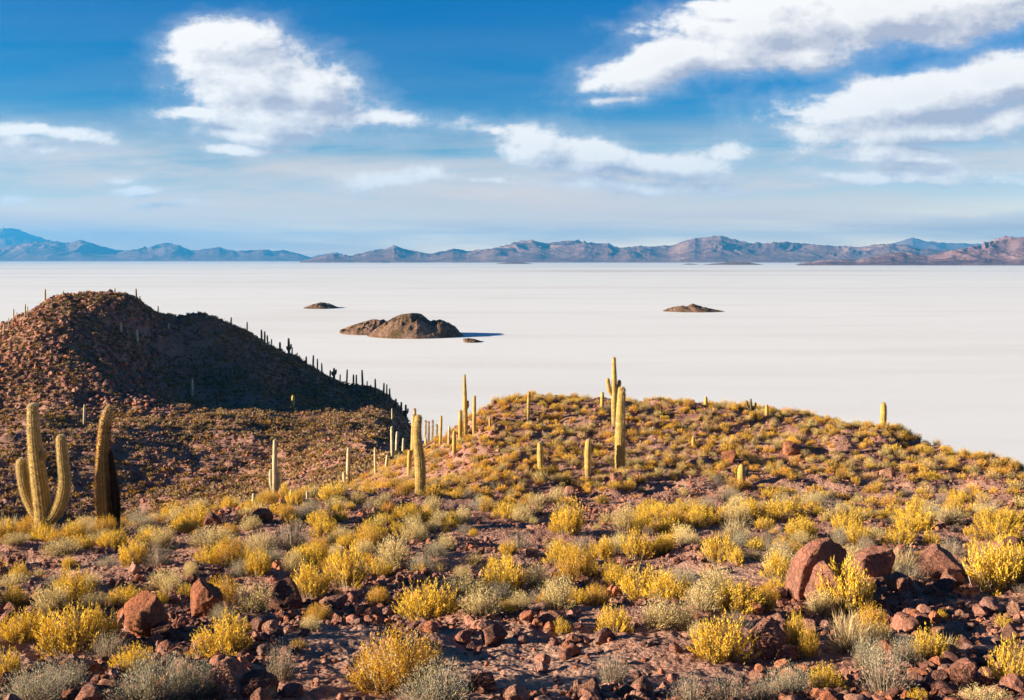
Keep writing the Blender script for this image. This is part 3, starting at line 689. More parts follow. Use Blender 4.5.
sky_cacti = [(3.6, 338, 325, 2.2), (8.5, 328, 319, 1.4), (13.6, 322, 309, 1.8), (16.7, 320, 313, 1.4), (25, 317, 304, 2), (27.6, 315, 308, 1.4), (45, 304, 289, 2.4), (63, 298, 291, 1.8), (115, 294, 289, 1.6), (125.5, 298, 293, 1.5),
 (136.5, 303, 288.5, 2), (139.8, 304, 296, 1.8), (158, 311, 304, 1.4), (231, 322, 313.5, 1.8), (247, 328, 318, 1.7), (261.6, 338, 327, 2.4), (264.7, 340, 328, 2.2), (267.5, 342, 333, 2), (271.5, 344, 336, 1.6), (280, 348, 340, 2.6), (289, 353, 336, 3),
 (292, 354, 346, 1.6), (306, 368, 358, 2.3), (313, 367, 354, 2.2), (317.5, 370, 357.5, 1.8), (322, 373, 362, 1.9), (330, 377, 368.5, 2), (334, 378, 365.5, 3), (346.7, 382, 367, 2), (353.4, 386, 375, 2.2), (356.3, 388, 375, 2), (362.7, 389, 370, 2.4), (371, 395, 387, 2), (375.6, 398, 379.5, 2.2),
 (380, 401, 390.5, 1.8), (383.5, 402, 385, 2.3), (386.6, 403, 386.5, 1.8), (389.5, 405, 390.5, 2), (396, 410, 399, 2.4), (401, 414, 403, 2.6), (406, 420, 405, 2.8), (297, 361, 353, 1.5), (340, 380, 372, 1.6), (367, 392, 383, 1.6)]
gully_cacti = [(417, 424, 408.5, 3), (424, 432, 420, 1.8), (426.7, 432, 421, 1.5), (431, 434, 420, 2), (435.6, 436, 424, 2), (429, 434, 426, 1.4)]
SKY_LABEL = {0: 'pale cactus lowest on the sunlit end of the far hill skyline', 6: 'tall cactus on the sunlit shoulder just below the far summit', 10: 'tall dark cactus on the far hill skyline past the summit',
             20: 'bushy branching cactus on the shaded far skyline', 31: 'tallest thin cactus on the lower shaded skyline of the far hill', 40: 'last thick cactus at the end of the shaded far skyline'}

def tube(path, rad, nr, depth, seed, tint, tintg, smooth_n=6, spine=0, detail=True, dead=False, dark=False):
    """ribbed column along a path with a domed tip"""
    r = np.random.default_rng(seed)
    path = np.array(path, float); rad = np.array(rad, float)
    e = path[-1]-path[-2]; le = np.linalg.norm(e); path[-1] -= e/le*min(rad[-1]*1.1, le*.8)   # the dome takes up the rest
    s = np.concatenate([[0], np.cumsum(np.linalg.norm(np.diff(path, axis=0), axis=1))])
    total = s[-1]
    nseg = max(6, int(smooth_n*len(path)))
    q = np.linspace(0, total, nseg)
    def cr(vals):
        v = np.interp(q, s, vals); kk = max(1, nseg//len(path)); k = np.ones(2*(kk//2)+1); k /= k.sum()
        p = np.pad(v, len(k)//2, 'edge'); o = np.convolve(p, k, 'valid'); o[0] = v[0]; o[-1] = v[-1]; return o
    C = np.stack([cr(path[:, i]) for i in range(3)], 1); Rr = cr(rad)
    # dome
    tdir = C[-1]-C[-2]; tdir /= np.linalg.norm(tdir)
    ang = np.linspace(0, math.pi/2, 6)[1:]
    C = np.vstack([C]+[C[-1]+tdir*Rr[-1]*1.1*math.sin(a) for a in ang]); Rr = np.concatenate([Rr, Rr[-1]*np.cos(ang)+.001])
    d = np.gradient(C, axis=0); d /= np.linalg.norm(d, axis=1, keepdims=True)
    ref = np.array([0, 1.0, 0.02]); e1 = np.cross(d, ref); e1 /= np.linalg.norm(e1, axis=1, keepdims=True); e2 = np.cross(d, e1)
    nc = nr*2; th = np.arange(nc)/nc*2*math.pi
    prof = 1-depth*(np.arange(nc) % 2)
    wob = 1+.035*noise2(np.arange(len(C))*.5, np.zeros(len(C))+seed, 3)+(.10*noise2(np.arange(len(C))*1.3, np.zeros(len(C))+seed, 9) if dead else 0)
    ringr = Rr[:, None]*prof*wob[:, None]
    V = C[:, None]+ringr[..., None]*(np.cos(th)[:, None]*e1[:, None]+np.sin(th)[:, None]*e2[:, None])
    m = len(C); V = V.reshape(-1, 3)
    i = np.arange(m*nc).reshape(m, nc); j = np.roll(i, -1, 1)
    Qd = np.stack([i[:-1], j[:-1], j[1:], i[1:]], -1).reshape(-1, 4)
    T = np.concatenate([Qd[:, [0, 1, 2]], Qd[:, [0, 2, 3]]])
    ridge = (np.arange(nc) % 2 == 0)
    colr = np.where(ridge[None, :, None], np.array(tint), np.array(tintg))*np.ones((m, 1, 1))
    hfrac = (np.arange(m)/m)[:, None, None]
    if dead:      # shade painted into the colour on the flank turned from the sun
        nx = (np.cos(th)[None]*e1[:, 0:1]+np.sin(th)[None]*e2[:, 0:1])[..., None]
        shade_side = np.clip((nx-.38)*3, 0, 1)*np.clip(1.45-hfrac*1.6, 0, 1)
        colr = colr*(1-shade_side*.82)
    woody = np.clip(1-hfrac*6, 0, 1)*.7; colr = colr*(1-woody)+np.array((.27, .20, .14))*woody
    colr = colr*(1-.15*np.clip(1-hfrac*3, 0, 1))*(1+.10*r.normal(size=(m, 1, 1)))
    SVs = SCs = None
    if spine:
        ns = int(spine)
        a = r.uniform(0, 1, ns)**1.0; k = (a*(m-1)); k0 = np.clip(k.astype(int), 0, m-2); f = (k-k0)[:, None]
        cc = C[k0]*(1-f)+C[k0+1]*f; rr = Rr[k0]*(1-f[:, 0])+Rr[k0+1]*f[:, 0]
        tth = (r.integers(0, nr, ns)/nr*2*math.pi)
        nrm = np.cos(tth)[:, None]*e1[k0]+np.sin(tth)[:, None]*e2[k0]
        p0 = cc+nrm*rr[:, None]*.97
        dd = nrm*.8+r.normal(size=(ns, 3))*.45+d[k0]*r.uniform(-.5, .7, (ns, 1)); dd /= np.linalg.norm(dd, axis=1, keepdims=True)
        sd = np.cross(dd, r.normal(size=(ns, 3))); sd /= np.linalg.norm(sd, axis=1, keepdims=True)
        L = (np.median(rad)*.30)*r.uniform(.5, 1.4, (ns, 1)); wd = L*.085
        SVs = np.stack([p0-sd*wd, p0+sd*wd, p0+dd*L], 1).reshape(-1, 3)
        base = np.array((.76, .60, .32)) if not dead else np.array((.70, .44, .15))
        white = np.array((.88, .80, .62))
        if dark: base = np.array((.16, .09, .04)); white = base  # near-black spines: painted shade on the second stem
        if dead: rv = r.uniform(0, 1, ns); base = np.where((nrm[:, 0:1] > .45) & (a[:, None] < .8), np.array([[.13, .07, .03]]), base[None])  # spines on the sunless flank carry the same painted shade
        wq = np.clip(a*1.3-.4, 0, 1)[:, None]*r.uniform(.2, 1, (ns, 1))*(.4 if dead else 1)
        SCs = np.repeat((base*(1-wq)+white*wq)*r.uniform(.7, 1.1, (ns, 1)), 3, 0)
    return V, T, colr.reshape(-1, 3), SVs, SCs
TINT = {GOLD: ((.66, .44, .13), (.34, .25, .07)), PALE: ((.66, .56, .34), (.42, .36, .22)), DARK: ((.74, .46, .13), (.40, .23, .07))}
ncac = 0
def cactus(label, Dw, tone, stems, group, D=None, seed=0):
    global ncac
    ncac += 1; seed = 2000+ncac*13
    bx, by, _ = stems[0][0]
    if D is None: x, D, z = at_px(bx, by, *Dw)
    else: u = float(uv_of(bx, by)[0]); x = u*D; z = float(ground_z(np.array([x]), np.array([D]))[0])
    hpx = stems[0][0][1]-stems[0][-1][1]
    base = np.array([x, D, z-.05])
    root = None
    if len(stems) > 1 or hpx > 26:
        root = link('cactus', None, label=label, category='cactus', group=group); root.location = base
    big = hpx > 60; mid = hpx > 18
    tint, tg = TINT[tone]
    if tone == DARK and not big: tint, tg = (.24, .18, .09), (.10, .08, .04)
    # the picture row of the base decides the offset that puts the foot on the ground
    zs0 = CAMZ+uv_of(bx, by)[1]*D
    for si, stm in enumerate(stems):
        yoff = (0 if si == 0 else (.18, .30, -.12, -.1, .1)[(si-1) % 5]*(stm[1][2]*D/F)*2)
        pts = []
        for k, (px, py, rp) in enumerate(stm):
            p = xyz(px, py, D)
            pts.append((p[0]-base[0], yoff if k else yoff*.4, p[2]-zs0+ (z-base[2]) + (0 if (si or k) else -.12)))
        rad = [max(.045, rp*D/F) for (_, _, rp) in stm]
        if tone == DARK and big and si: tint, tg = (.09, .05, .03), (.03, .02, .014)  # second stem stands in shade, painted here as a near-black colour
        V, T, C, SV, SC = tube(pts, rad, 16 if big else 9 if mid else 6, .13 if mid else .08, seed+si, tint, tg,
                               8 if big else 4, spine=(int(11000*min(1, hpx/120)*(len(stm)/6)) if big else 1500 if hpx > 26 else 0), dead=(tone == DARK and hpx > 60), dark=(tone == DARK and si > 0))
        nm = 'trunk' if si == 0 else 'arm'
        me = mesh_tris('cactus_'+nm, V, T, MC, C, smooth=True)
        if root is None:
            o = link('cactus', me, label=label, category='cactus', group=group); o.location = base
        else:
            o = link(nm, me, root)
            if SV is not None:
                link('spines', mesh_tris('cactus_spines', SV, np.arange(len(SV)).reshape(-1, 3), MSP, SC), o)
        if tone == DARK and hpx > 60 and si == 0:     # frayed crown hanging off the dying stem
            r = np.random.default_rng(4); nn = 420
            k = r.uniform(.62, 1.0, nn); q = np.array(pts); idx = k*(len(q)-1); i0 = np.clip(idx.astype(int), 0, len(q)-2); f = (idx-i0)[:, None]
            cc = q[i0]*(1-f)+q[i0+1]*f; rd = np.interp(idx, np.arange(len(rad)), rad)
            th = r.uniform(0, 6.28, nn); nrm = np.stack([np.cos(th), np.sin(th), np.zeros(nn)], 1)
            p0 = cc+nrm*rd[:, None]*.95; dd = nrm*.55+np.stack([r.normal(size=nn)*.3+.1, r.normal(size=nn)*.3, r.uniform(-1.1, .5, nn)], 1)
            dd /= np.linalg.norm(dd, axis=1, keepdims=True); sd = np.cross(dd, nrm+.01*r.normal(size=(nn, 3))); sd /= np.linalg.norm(sd, axis=1, keepdims=True)
            L = r.uniform(.04, .11, (nn, 1)); wd = r.uniform(.008, .03, (nn, 1))
            SVv = np.stack([p0-sd*wd, p0+sd*wd, p0+dd*L], 1).reshape(-1, 3)
            cl = np.array([(.62, .46, .26), (.30, .17, .07), (.70, .58, .38)])[r.integers(0, 3, nn)]
            link('frayed_skin', mesh_tris('frayed_skin', SVv, np.arange(len(SVv)).reshape(-1, 3), MSP, np.repeat(cl, 3, 0)), root, label='pale frayed strips hanging from the bent crown')
    used.append((x, D, .3))
for lab, Dw, tone, stems in CACTI:
    cactus(lab, Dw, tone, stems, 'columnar cacti on the hills')
SKY_COMMON = 'small dark cactus in the row along the shaded far hill skyline'
SKY_SUN = 'thin cactus in the row along the sunlit far hill skyline'
for i, (px, by, ty, w) in enumerate(sky_cacti):
    lab = SKY_LABEL.get(i, SKY_SUN if px < 118 else SKY_COMMON)
    stems = [st(px, by, ty, w*.88)]
    if i in (20, 27, 41-1): stems += [[(px, by-4, w*.3), (px-2, by-6, w*.3), (px-2.1, by-9, w*.28)], [(px, by-5, w*.3), (px+1.8, by-7, w*.3), (px+2, by-11, w*.28)]]
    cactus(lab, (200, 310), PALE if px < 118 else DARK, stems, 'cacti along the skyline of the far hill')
for i, (px, by, ty, w) in enumerate(gully_cacti):
    lab = 'dark thick cactus behind the tips of the tall golden pair' if i == 0 else 'thin dark cactus far down the gully against the salt'
    # foot on the slope beyond the brow
    u = float(uv_of(px, by)[0]); D = 100+i*9
    zt = CAMZ+float(uv_of(px, ty)[1])*D; zg = float(ground_z(np.array([u*D]), np.array([D]))[0])
    for D in np.arange(75, 250, 4.):
        zt = CAMZ+float(uv_of(px, ty)[1])*D; zg = float(ground_z(np.array([u*D]), np.array([D]))[0])
        if zt-zg > 3.6+.25*i: break
    by2 = float(px_of(u*D, D, zg)[1])
    cactus(lab, None, DARK, [st(px, by2, ty, w)], 'cacti down in the gully', D=D)
print('cacti', ncac, time.time()-T0)

# ---- shrub things
LAND = []
adj = {'yellow': 'bright yellow', 'golden': 'rusty golden', 'pale': 'cream-coloured', 'grey': 'grey-green', 'twiggy': 'silvery dry', 'straw': 'straw-coloured'}
noun = {'yellow': 'shrub', 'golden': 'shrub', 'pale': 'shrub', 'grey': 'shrub', 'twiggy': 'twiggy bush', 'straw': 'grass tuft'}
cat = {'yellow': 'shrub', 'golden': 'shrub', 'pale': 'shrub', 'grey': 'shrub', 'twiggy': 'bush', 'straw': 'grass tuft'}
onm = {'yellow': 'yellow_shrub', 'golden': 'golden_shrub', 'pale': 'pale_shrub', 'grey': 'grey_shrub', 'twiggy': 'twiggy_bush', 'straw': 'grass_tuft'}
# short names of things one can find, with their place in the photo, to say where a shrub stands
FIND = [(148, 615, 'the rounded red-brown boulder'), (204, 602, 'the cracked orange-brown boulder'), (286, 595, 'the dark blocky boulder'), (240, 680, 'the sharp-ridged split boulder'),
        (77, 668, 'the flat layered stone'), (603, 637, 'the pointed grey-pink stone'), (590, 690, 'the rounded bottom-edge stone'), (552, 620, 'the smooth tan stone'), (492, 640, 'the wedge-shaped stone'),
        (482, 684, 'the squat brown rock'), (766, 640, 'the big angular red rock'), (758, 610, 'the bright orange stone'), (806, 570, 'the tallest leaning boulder'), (872, 562, 'the broad craggy boulder'),
        (901, 559, 'the diamond-shaped block'), (936, 562, 'the long smooth boulder'), (951, 580, 'the small upright rock ending the row'), (1008, 545, 'the boulder by the frame edge'), (944, 634, 'the pale flat-topped stone'),
        (964, 674, 'the narrow bright-edged stone'), (263, 515, 'the orange boulder on the brow'), (213, 521, 'the dark boulder on the brow'), (40, 535, 'the candelabra cactus'), (107, 532, 'the dying brown cactus'),
        (274, 496, 'the twin-stemmed pale cactus'), (347, 485, 'the slim pale cactus'), (420, 494, 'the tall curved cactus'), (541, 474, 'the short stout hill cactus'), (588, 477, 'the yellow-tipped cactus'),
        (620, 471, 'the thickest lone cactus'), (741, 484, 'the stout golden path-side cactus'), (338, 604, 'the tan stone below a double shrub'), (465, 437, 'the tapering skyline cactus'), (528, 420, 'the slender crest cactus'),
        (614, 424, 'the cactus with raised arms'), (706, 407, 'the blunt crest cactus'), (752, 410, 'the branching dark cactus'), (883, 428, 'the lone cactus on the falling crest'), (730, 460, 'the orange crag'), (790, 455, 'the broad orange outcrop'), (887, 474, 'the pinkish path-side boulder')]
FP = np.array([(a, b_) for a, b_, _ in FIND], float)
def label_for(r, taken):
    w_px = r['w']*F/r['y']
    size = 'large' if w_px > 44 else 'middling' if w_px > 24 else 'small' if w_px > 13 else 'tiny'
    form = 'upright' if r['h'] > r['w']*.85 else 'flat' if r['h'] < r['w']*.5 else 'rounded'
    d = FP-np.array((r['px'], r['py']-r['h']*F/r['y']*.4)); dist = np.hypot(d[:, 0], d[:, 1]*1.5)
    order = np.argsort(dist)
    for form_ in ('', form+' '):
        for j in order[:3]:
            dx, dy = d[j]
            rel = ('in front of' if dy < 0 else 'behind') if abs(dy)*1.2 > abs(dx) else ('just right of' if dx < 0 else 'just left of')
            if dist[j] > 60: rel = {'in front of': 'well in front of', 'behind': 'well behind', 'just right of': 'some way right of', 'just left of': 'some way left of'}[rel]
            lab = f"{size} {form_}{adj[r['kind']]} {noun[r['kind']]} {rel} {FIND[j][2]}"
            if lab not in taken: return lab
    return None
taken = set()
for k, r in enumerate(things):
    kind = r['kind']; v = k % 4
    if r['hand'] is not None or k < 190:
        lab = label_for(r, taken)
    else: lab = None
    if lab is None:
        lab = f"one of many {adj[kind]} {noun[kind]}s dotting " + ('the rounded hill below the crest' if r['y'] > 42 else 'the stony slope before the hill')
    else: taken.add(lab)
    root = link(onm[kind], None, label=lab, category=cat[kind], group=('plants on the rounded hill' if r['y'] > 42 else 'plants on the near slope'))
    z = float(ground_z(np.array([r['x']]), np.array([r['y']]))[0])
    root.location = (r['x'], r['y'], z-.03); root.rotation_euler = (0, 0, rng.uniform(0, 6.28))
    root.scale = (r['w']*rng.uniform(.85, 1.15), r['w']*rng.uniform(.8, 1.15), r['h'])
    link('foliage', PROTO[kind, v][0], root); link('stems', PROTO[kind, v][1], root)

# ---- masses: one mesh each
def merge(name, mat, items, label, smooth=False, extra=None):
    """items: list of (V, T or None, C, pos n×3, rot n, scale n×3, tint n×3 or None)"""
    VV, TT, CC = [], [], []; off = 0
    for V, T, C, pos, rot, sc, tn in items:
        n = len(pos)
        if not n: continue
        W_ = V[None]*sc[:, None]
        c, s = np.cos(rot)[:, None], np.sin(rot)[:, None]
        X = W_[..., 0]*c-W_[..., 1]*s+pos[:, 0:1]; Y = W_[..., 0]*s+W_[..., 1]*c+pos[:, 1:2]; Z3 = W_[..., 2]+pos[:, 2:3]
        VV.append(np.stack([X, Y, Z3], -1).reshape(-1, 3).astype(np.float32))
        t = np.arange(len(V)).reshape(-1, 3) if T is None else T
        TT.append((t[None]+(np.arange(n)*len(V))[:, None, None]+off).reshape(-1, 3)); off += n*len(V)
        cc = (C[None]*np.ones((n, 1, 1)) if tn is None else (C[None] if C is not None else np.ones((1, len(V), 1)))*tn[:, None])
        CC.append(cc.reshape(-1, 3).astype(np.float32))
    me = mesh_tris(name, np.concatenate(VV), np.concatenate(TT), mat, np.concatenate(CC), smooth=smooth)
    print(name, len(me.polygons))
    return link(name, me, kind='stuff', label=label, category='ground cover')
def cell(recs_, lod):
    out = []
    for kind in KINDS:
        for v in range(4):
            g = [r for i, r in enumerate(recs_) if r['kind'] == kind and i % 4 == v]
            if not g: continue
            V, C, SV, SC = LOD[kind, lod][v]
            V = np.concatenate([V, SV]); C = np.concatenate([C, SC])
            x = np.array([r['x'] for r in g]); y = np.array([r['y'] for r in g])
            w = np.array([r['w'] for r in g]); h = np.array([r['h'] for r in g])
            z = ground_z(x, y)-.03
            tn = rng.uniform(.72, 1.12, (len(g), 1))*np.where(np.array([[kind in ('pale', 'straw')]]), np.array([[1.06, .98, .84]]), np.array([[1.05, .98, 1.1]]))*rng.uniform(.92, 1.06, (len(g), 3))
            out.append((V, None, C, np.stack([x, y, z], 1), rng.uniform(0, 6.28, len(g)), np.stack([w, w, h], 1), tn))
    return out
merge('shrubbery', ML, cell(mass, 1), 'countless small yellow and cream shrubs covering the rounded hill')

# far valley and hill scrub
def scatter(n, px0, px1, d0, d1, pw=1.0):
    y = np.sqrt(rng.uniform(d0**2, d1**2, n)); u = rng.uniform((px0-512)/F, (px1-512)/F, n)
    x = u*y; z = ground_z(x, y)
    return x, y, z
x, y, z = scatter(46000, -60, 470, 66, 300)
size = rng.uniform(.5, 1.25, len(x)); h = size*rng.uniform(.55, .8, len(x))
gx, gy = px_of(x, y, z)
hill = (y > 205)
slope_ = (y < 178) & (y > 118) & (gx < 270)
keep = (seen(x, y, z, h) > -1) & (z > .3) & ~((y > 78) & (gx > 432)) & (~slope_ | (rng.uniform(0, 1, len(x)) < .6)) & (rng.uniform(0, 1, len(x)) < np.where(hill, .75, .9)*np.clip(.75+.6*fbm2(x*.08, y*.08, 2, 5), .2, 1))
keep &= ~((np.abs(gy-432-(gx-250)*.008) < 1.6) & (gx < 330) & (rng.uniform(0, 1, len(x)) < .8))   # the pale track on the terrace
x, y, z, size, h = x[keep], y[keep], z[keep], size[keep], h[keep]
kk = rng.choice(4, len(x), p=[.22, .28, .38, .12]); kn = [Y_, G_, P_, O_]
items = []
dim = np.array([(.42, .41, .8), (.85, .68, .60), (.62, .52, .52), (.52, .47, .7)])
for a in range(4):
    for v in range(4):
        m = (kk == a) & (np.arange(len(x)) % 4 == v)
        V, C, SV, SC = LOD[kn[a], 3][v]
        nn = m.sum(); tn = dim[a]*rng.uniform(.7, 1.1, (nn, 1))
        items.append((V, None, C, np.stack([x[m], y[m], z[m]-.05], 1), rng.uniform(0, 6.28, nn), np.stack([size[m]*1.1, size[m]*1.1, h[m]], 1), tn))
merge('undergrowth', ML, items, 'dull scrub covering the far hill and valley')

# rubble on the far hill
RS = {s: [rock_shape(s, 50+s*9+v, 9, .10) for v in range(5)] for s in (0, 1, 2)}
x, y, z = scatter(46000, -60, 470, 66, 300)
gx, gy = px_of(x, y, z)
sunny = (gx < 160) & (y > 205)
size = .22+.6*rng.uniform(0, 1, len(x))**4*(1+1.3*sunny)
h = size*rng.uniform(.5, .95, len(x))
keep = (seen(x, y, z, h) > -1) & (z > .2) & ~((y > 78) & (gx > 432)) & (rng.uniform(0, 1, len(x)) < np.where(sunny, 1, .62))
keep &= ~((np.abs(gy-432-(gx-250)*.008) < 1.3) & (gx < 330))
x, y, z, size, h, gx = x[keep], y[keep], z[keep], size[keep], h[keep], gx[keep]
items = []
for v in range(5):
    m = np.arange(len(x)) % 5 == v; nn = m.sum(); V, Tt = RS[1 if v else 2][v]
    tn = ROCKC[rng.integers(0, 6, nn)]*rng.uniform(.75, 1.25, (nn, 1))
    items.append((V, Tt, None, np.stack([x[m], y[m], z[m]-.15*h[m]], 1), rng.uniform(0, 6.28, nn), np.stack([size[m], size[m]*.9, h[m]], 1), tn))
merge('hillside_rubble', MRF, items, 'reddish boulders and rubble strewn over the far hill')

# stones on the near slope and rounded hill: the largest as things, the rest as rubble
n = 88000
y = 7*np.exp(rng.uniform(0, 1, n)*math.log(68/7)); u = rng.uniform(-.88, .88, n); x = u*y; z = ground_z(x, y)
gx, gy = px_of(x, y, z)
patch = np.clip(.5+1.3*fbm2(x*.5, y*.5, 2, 91), .04, 1)
bare = ((gx-520)/75)**2+((gy-672)/30)**2 < 1
patch = np.where((gx > 430) & (gx < 520) & (y > 44), 1.0, patch)
patch = np.where(bare, patch*.5, np.where(y > 40, np.maximum(patch, .55), patch))
keep = rng.uniform(0, 1, n) < patch
x, y, z, gx, gy = x[keep], y[keep], z[keep], gx[keep], gy[keep]
size = .028+.20*rng.uniform(0, 1, len(x))**9+.05*rng.uniform(0, 1, len(x))**2
size = np.maximum(size, .0026*y)
size *= np.where((gx > 900) & (gy > 590) & (gy < 665), 1.35, 1)*np.where((gx > 455) & (gx < 500) & (y > 46) & (rng.uniform(0, 1, len(x)) < .25), 2.6, 1)
h = size*rng.uniform(.45, .95, len(x))
Ua = np.array(used); big = size > .16
clash = np.zeros(len(x), bool)
for i in np.where(big)[0]:
    if np.any((Ua[:, 0]-x[i])**2+(Ua[:, 1]-y[i])**2 < (Ua[:, 2]*.8+size[i]*.5)**2): clash[i] = True
keep = ~clash & (seen(x, y, z, h) > -1)
x, y, z, size, h, gx, gy = (q[keep] for q in (x, y, z, size, h, gx, gy))
area = np.where(np.abs(x/y) < .51, size*h/y**2, 0)
order = np.argsort(-area); top = order[:255]; rest = order[255:]
RP = [mesh_tris('rock', *rock_shape(3, 700+v, 10, .08), MR, np.tile(ROCKC[v % 6], (len(ICO[3][0]), 1)), smooth=True) for v in range(12)]
rk_adj = ['reddish', 'dark red', 'orange-brown', 'greyish', 'tan', 'dark brown']
tk = {}
for k, i in enumerate(top):
    v = k % 12
    r = dict(px=gx[i], py=gy[i]); d = FP-np.array((gx[i], gy[i])); dist = np.hypot(d[:, 0], d[:, 1]*1.5); j = int(np.argmin(dist)); dx, dy = d[j]
    w_px = size[i]*F/y[i]
    sz = 'fist-sized' if size[i] < .14 else 'squat' if h[i] < size[i]*.6 else 'chunky' if h[i] < size[i]*.8 else 'upright'
    rel = ('in front of' if dy < 0 else 'behind') if abs(dy)*1.2 > abs(dx) else ('just right of' if dx < 0 else 'just left of')
    lab = f"{sz} {rk_adj[v % 6]} stone {rel} {FIND[j][2]}"
    if dist[j] > 70: lab = f"{sz} {rk_adj[v % 6]} stone on open ground well away from any boulder or cactus"
    if y[i] > 42: lab = f"{sz} {rk_adj[v % 6]} stone among the shrubs of the rounded hill"
    o = link('rock', RP[v], label=lab, category='rock', group=('stones on the rounded hill' if y[i] > 42 else 'loose stones on the near slope'))
    o.location = (x[i], y[i], z[i]-.15*h[i]); o.rotation_euler = (0, 0, rng.uniform(0, 6.28)); o.scale = (size[i], size[i]*rng.uniform(.75, 1), h[i])
x, y, z, size, h = (q[rest] for q in (x, y, z, size, h))
items = []
for v in range(5):
    for lo in (0, 1, 2):
        px_ = size/y*F; lv = (px_ > 3.2).astype(int)+(px_ > 8)
        m = (np.arange(len(x)) % 5 == v) & (lv == lo); nn = m.sum(); V, Tt = RS[lo][v]
        tn = ROCKC[rng.integers(0, 6, nn)]*rng.uniform(.75, 1.3, (nn, 1))
        items.append((V, Tt, None, np.stack([x[m], y[m], z[m]-.12*h[m]], 1), rng.uniform(0, 6.28, nn), np.stack([size[m], size[m]*.85, h[m]], 1), tn))
merge('rubble', MR, items, 'small broken stones scattered over the near slope')

# ------------------------------------------------------------------ light, sky with clouds, air
SUN_EL, SUN_AZ = R(14.0), R(-90-12)      # azimuth from +Y towards +X
sd = Vector((math.sin(SUN_AZ)*math.cos(SUN_EL), math.cos(SUN_AZ)*math.cos(SUN_EL), math.sin(SUN_EL)))
sl = bpy.data.lights.new('sun', 'SUN'); sl.energy = 5.0; sl.angle = R(.53); sl.color = (1, .83, .61)
so = bpy.data.objects.new('sun', sl); COL.objects.link(so); so.rotation_euler = sd.to_track_quat('Z', 'Y').to_euler(); so.location = sd*500

w = bpy.data.worlds.new('World'); scene.world = w; w.use_nodes = True; nt = w.node_tree; nt.nodes.clear(); b = N(nt)
sky = b.n('ShaderNodeTexSky', sky_type='NISHITA'); sky.sun_disc = False; sky.sun_elevation = SUN_EL; sky.sun_rotation = SUN_AZ % (2*math.pi)
sky.altitude = 3650; sky.air_density = 1.0; sky.dust_density = .6; sky.ozone_density = 2.0
gen = b.n('ShaderNodeTexCoord').outputs['Generated']
sep = b.n('ShaderNodeSeparateXYZ'); b.l(gen, sep.inputs[0])
elev = sep.outputs[2]
tint = b.ramp(elev, [(0, (4.4, 2.7, 1.3)), (.016, (4.0, 2.3, 1.2)), (.033, (2.8, 1.5, .80)), (.06, (1.15, .9, .70)), (.107, (.08, .54, .62)), (.155, (.0, .44, .66)), (.25, (.0, .43, .76)), (.45, (.10, .25, .50)), (1, (.15, .20, .40))])
skyc = b.mix(1, sky.outputs[0], tint, 'MULTIPLY'); clear = skyc; SKY = .06
# direction as (x/y, z/y) times 1000: a fixed map of the southern half of the heavens
yy_ = b.math('MAXIMUM', sep.outputs[1], .05)
mu = b.math('MULTIPLY', b.math('DIVIDE', sep.outputs[0], yy_), 1000)
mv = b.math('MULTIPLY', b.math('DIVIDE', sep.outputs[2], yy_), 1000)
cmb = b.n('ShaderNodeCombineXYZ'); b.l(mu, cmb.inputs[0]); b.l(mv, cmb.inputs[1])
# group: cloud thickness at a point of that map
g = bpy.data.node_groups.new('cloud_thickness', 'ShaderNodeTree')
g.interface.new_socket('P', in_out='INPUT', socket_type='NodeSocketVector')
g.interface.new_socket('D', in_out='OUTPUT', socket_type='NodeSocketFloat')
gb = N(g); gi = gb.n('NodeGroupInput'); go = gb.n('NodeGroupOutput'); p = gi.outputs[0]
wn = gb.n('ShaderNodeTexNoise'); gb.l(p, wn.inputs['Vector']); wn.inputs['Scale'].default_value = .014; wn.inputs['Detail'].default_value = 3
wv = gb.vmath('SUBTRACT', wn.outputs['Color'], (.5, .5, .5)); wv = gb.vmath('MULTIPLY', wv, (46, 20, 0)); pw = gb.vmath('ADD', p, wv)
CL = [ # column, row, half width, half height, tilt degrees, weight
 (226, 47, 56, 30, 0, 1.05), (252, 78, 84, 42, 6, 1.15), (300, 86, 66, 36, 14, 1.0), (272, 118, 92, 28, 4, 1.0), (200, 112, 44, 9, 3, .8), (290, 112, 100, 28, 4, .85), (250, 135, 66, 9, 3, .7), (380, 117, 76, 10, 3, .55), (250, 149, 62, 5, 0, .6),
 (40, 134, 86, 9, 3, .75), (20, 148, 80, 14, 0, .5), (118, 180, 20, 6, 0, .62), (138, 191, 40, 7, 0, .6), (15, 201, 20, 5, 0, .4), (170, 204, 40, 6, 0, .35), (0, 162, 20, 6, 0, .4),
 (388, 180, 62, 12, -3, .48), (425, 175, 14, 6, 0, .5), (492, 183, 34, 4, 4, .45), (497, 129, 32, 5, 0, .38), (700, 2, 28, 6, 0, .7),
 (540, 145, 46, 22, 4, .85), (585, 158, 84, 20, 4, .85), (655, 165, 96, 18, 4, .78), (630, 187, 130, 9, 3, .5), (715, 155, 46, 12, -6, .5), (612, 98, 30, 5, -4, .5),
 (770, 28, 122, 40, -6, 1.2), (670, 58, 92, 24, -16, 1.0), (900, 12, 190, 34, -4, 1.2), (612, 76, 40, 9, -22, .75), (720, 60, 90, 18, -4, .9), (800, 52, 90, 18, -6, .9),
 (925, 96, 150, 28, -8, 1.15), (870, 108, 96, 20, 0, .95), (1000, 80, 120, 28, -10, 1.05), (900, 130, 115, 22, 0, 1.0), (890, 152, 95, 16, 2, .8), (1000, 118, 90, 14, -12, .75), (868, 158, 70, 9, 4, .6), (862, 176, 52, 9, 0, .55), (950, 174, 120, 11, 0, .5), (1000, 218, 120, 9, -2, .4)]
acc = None
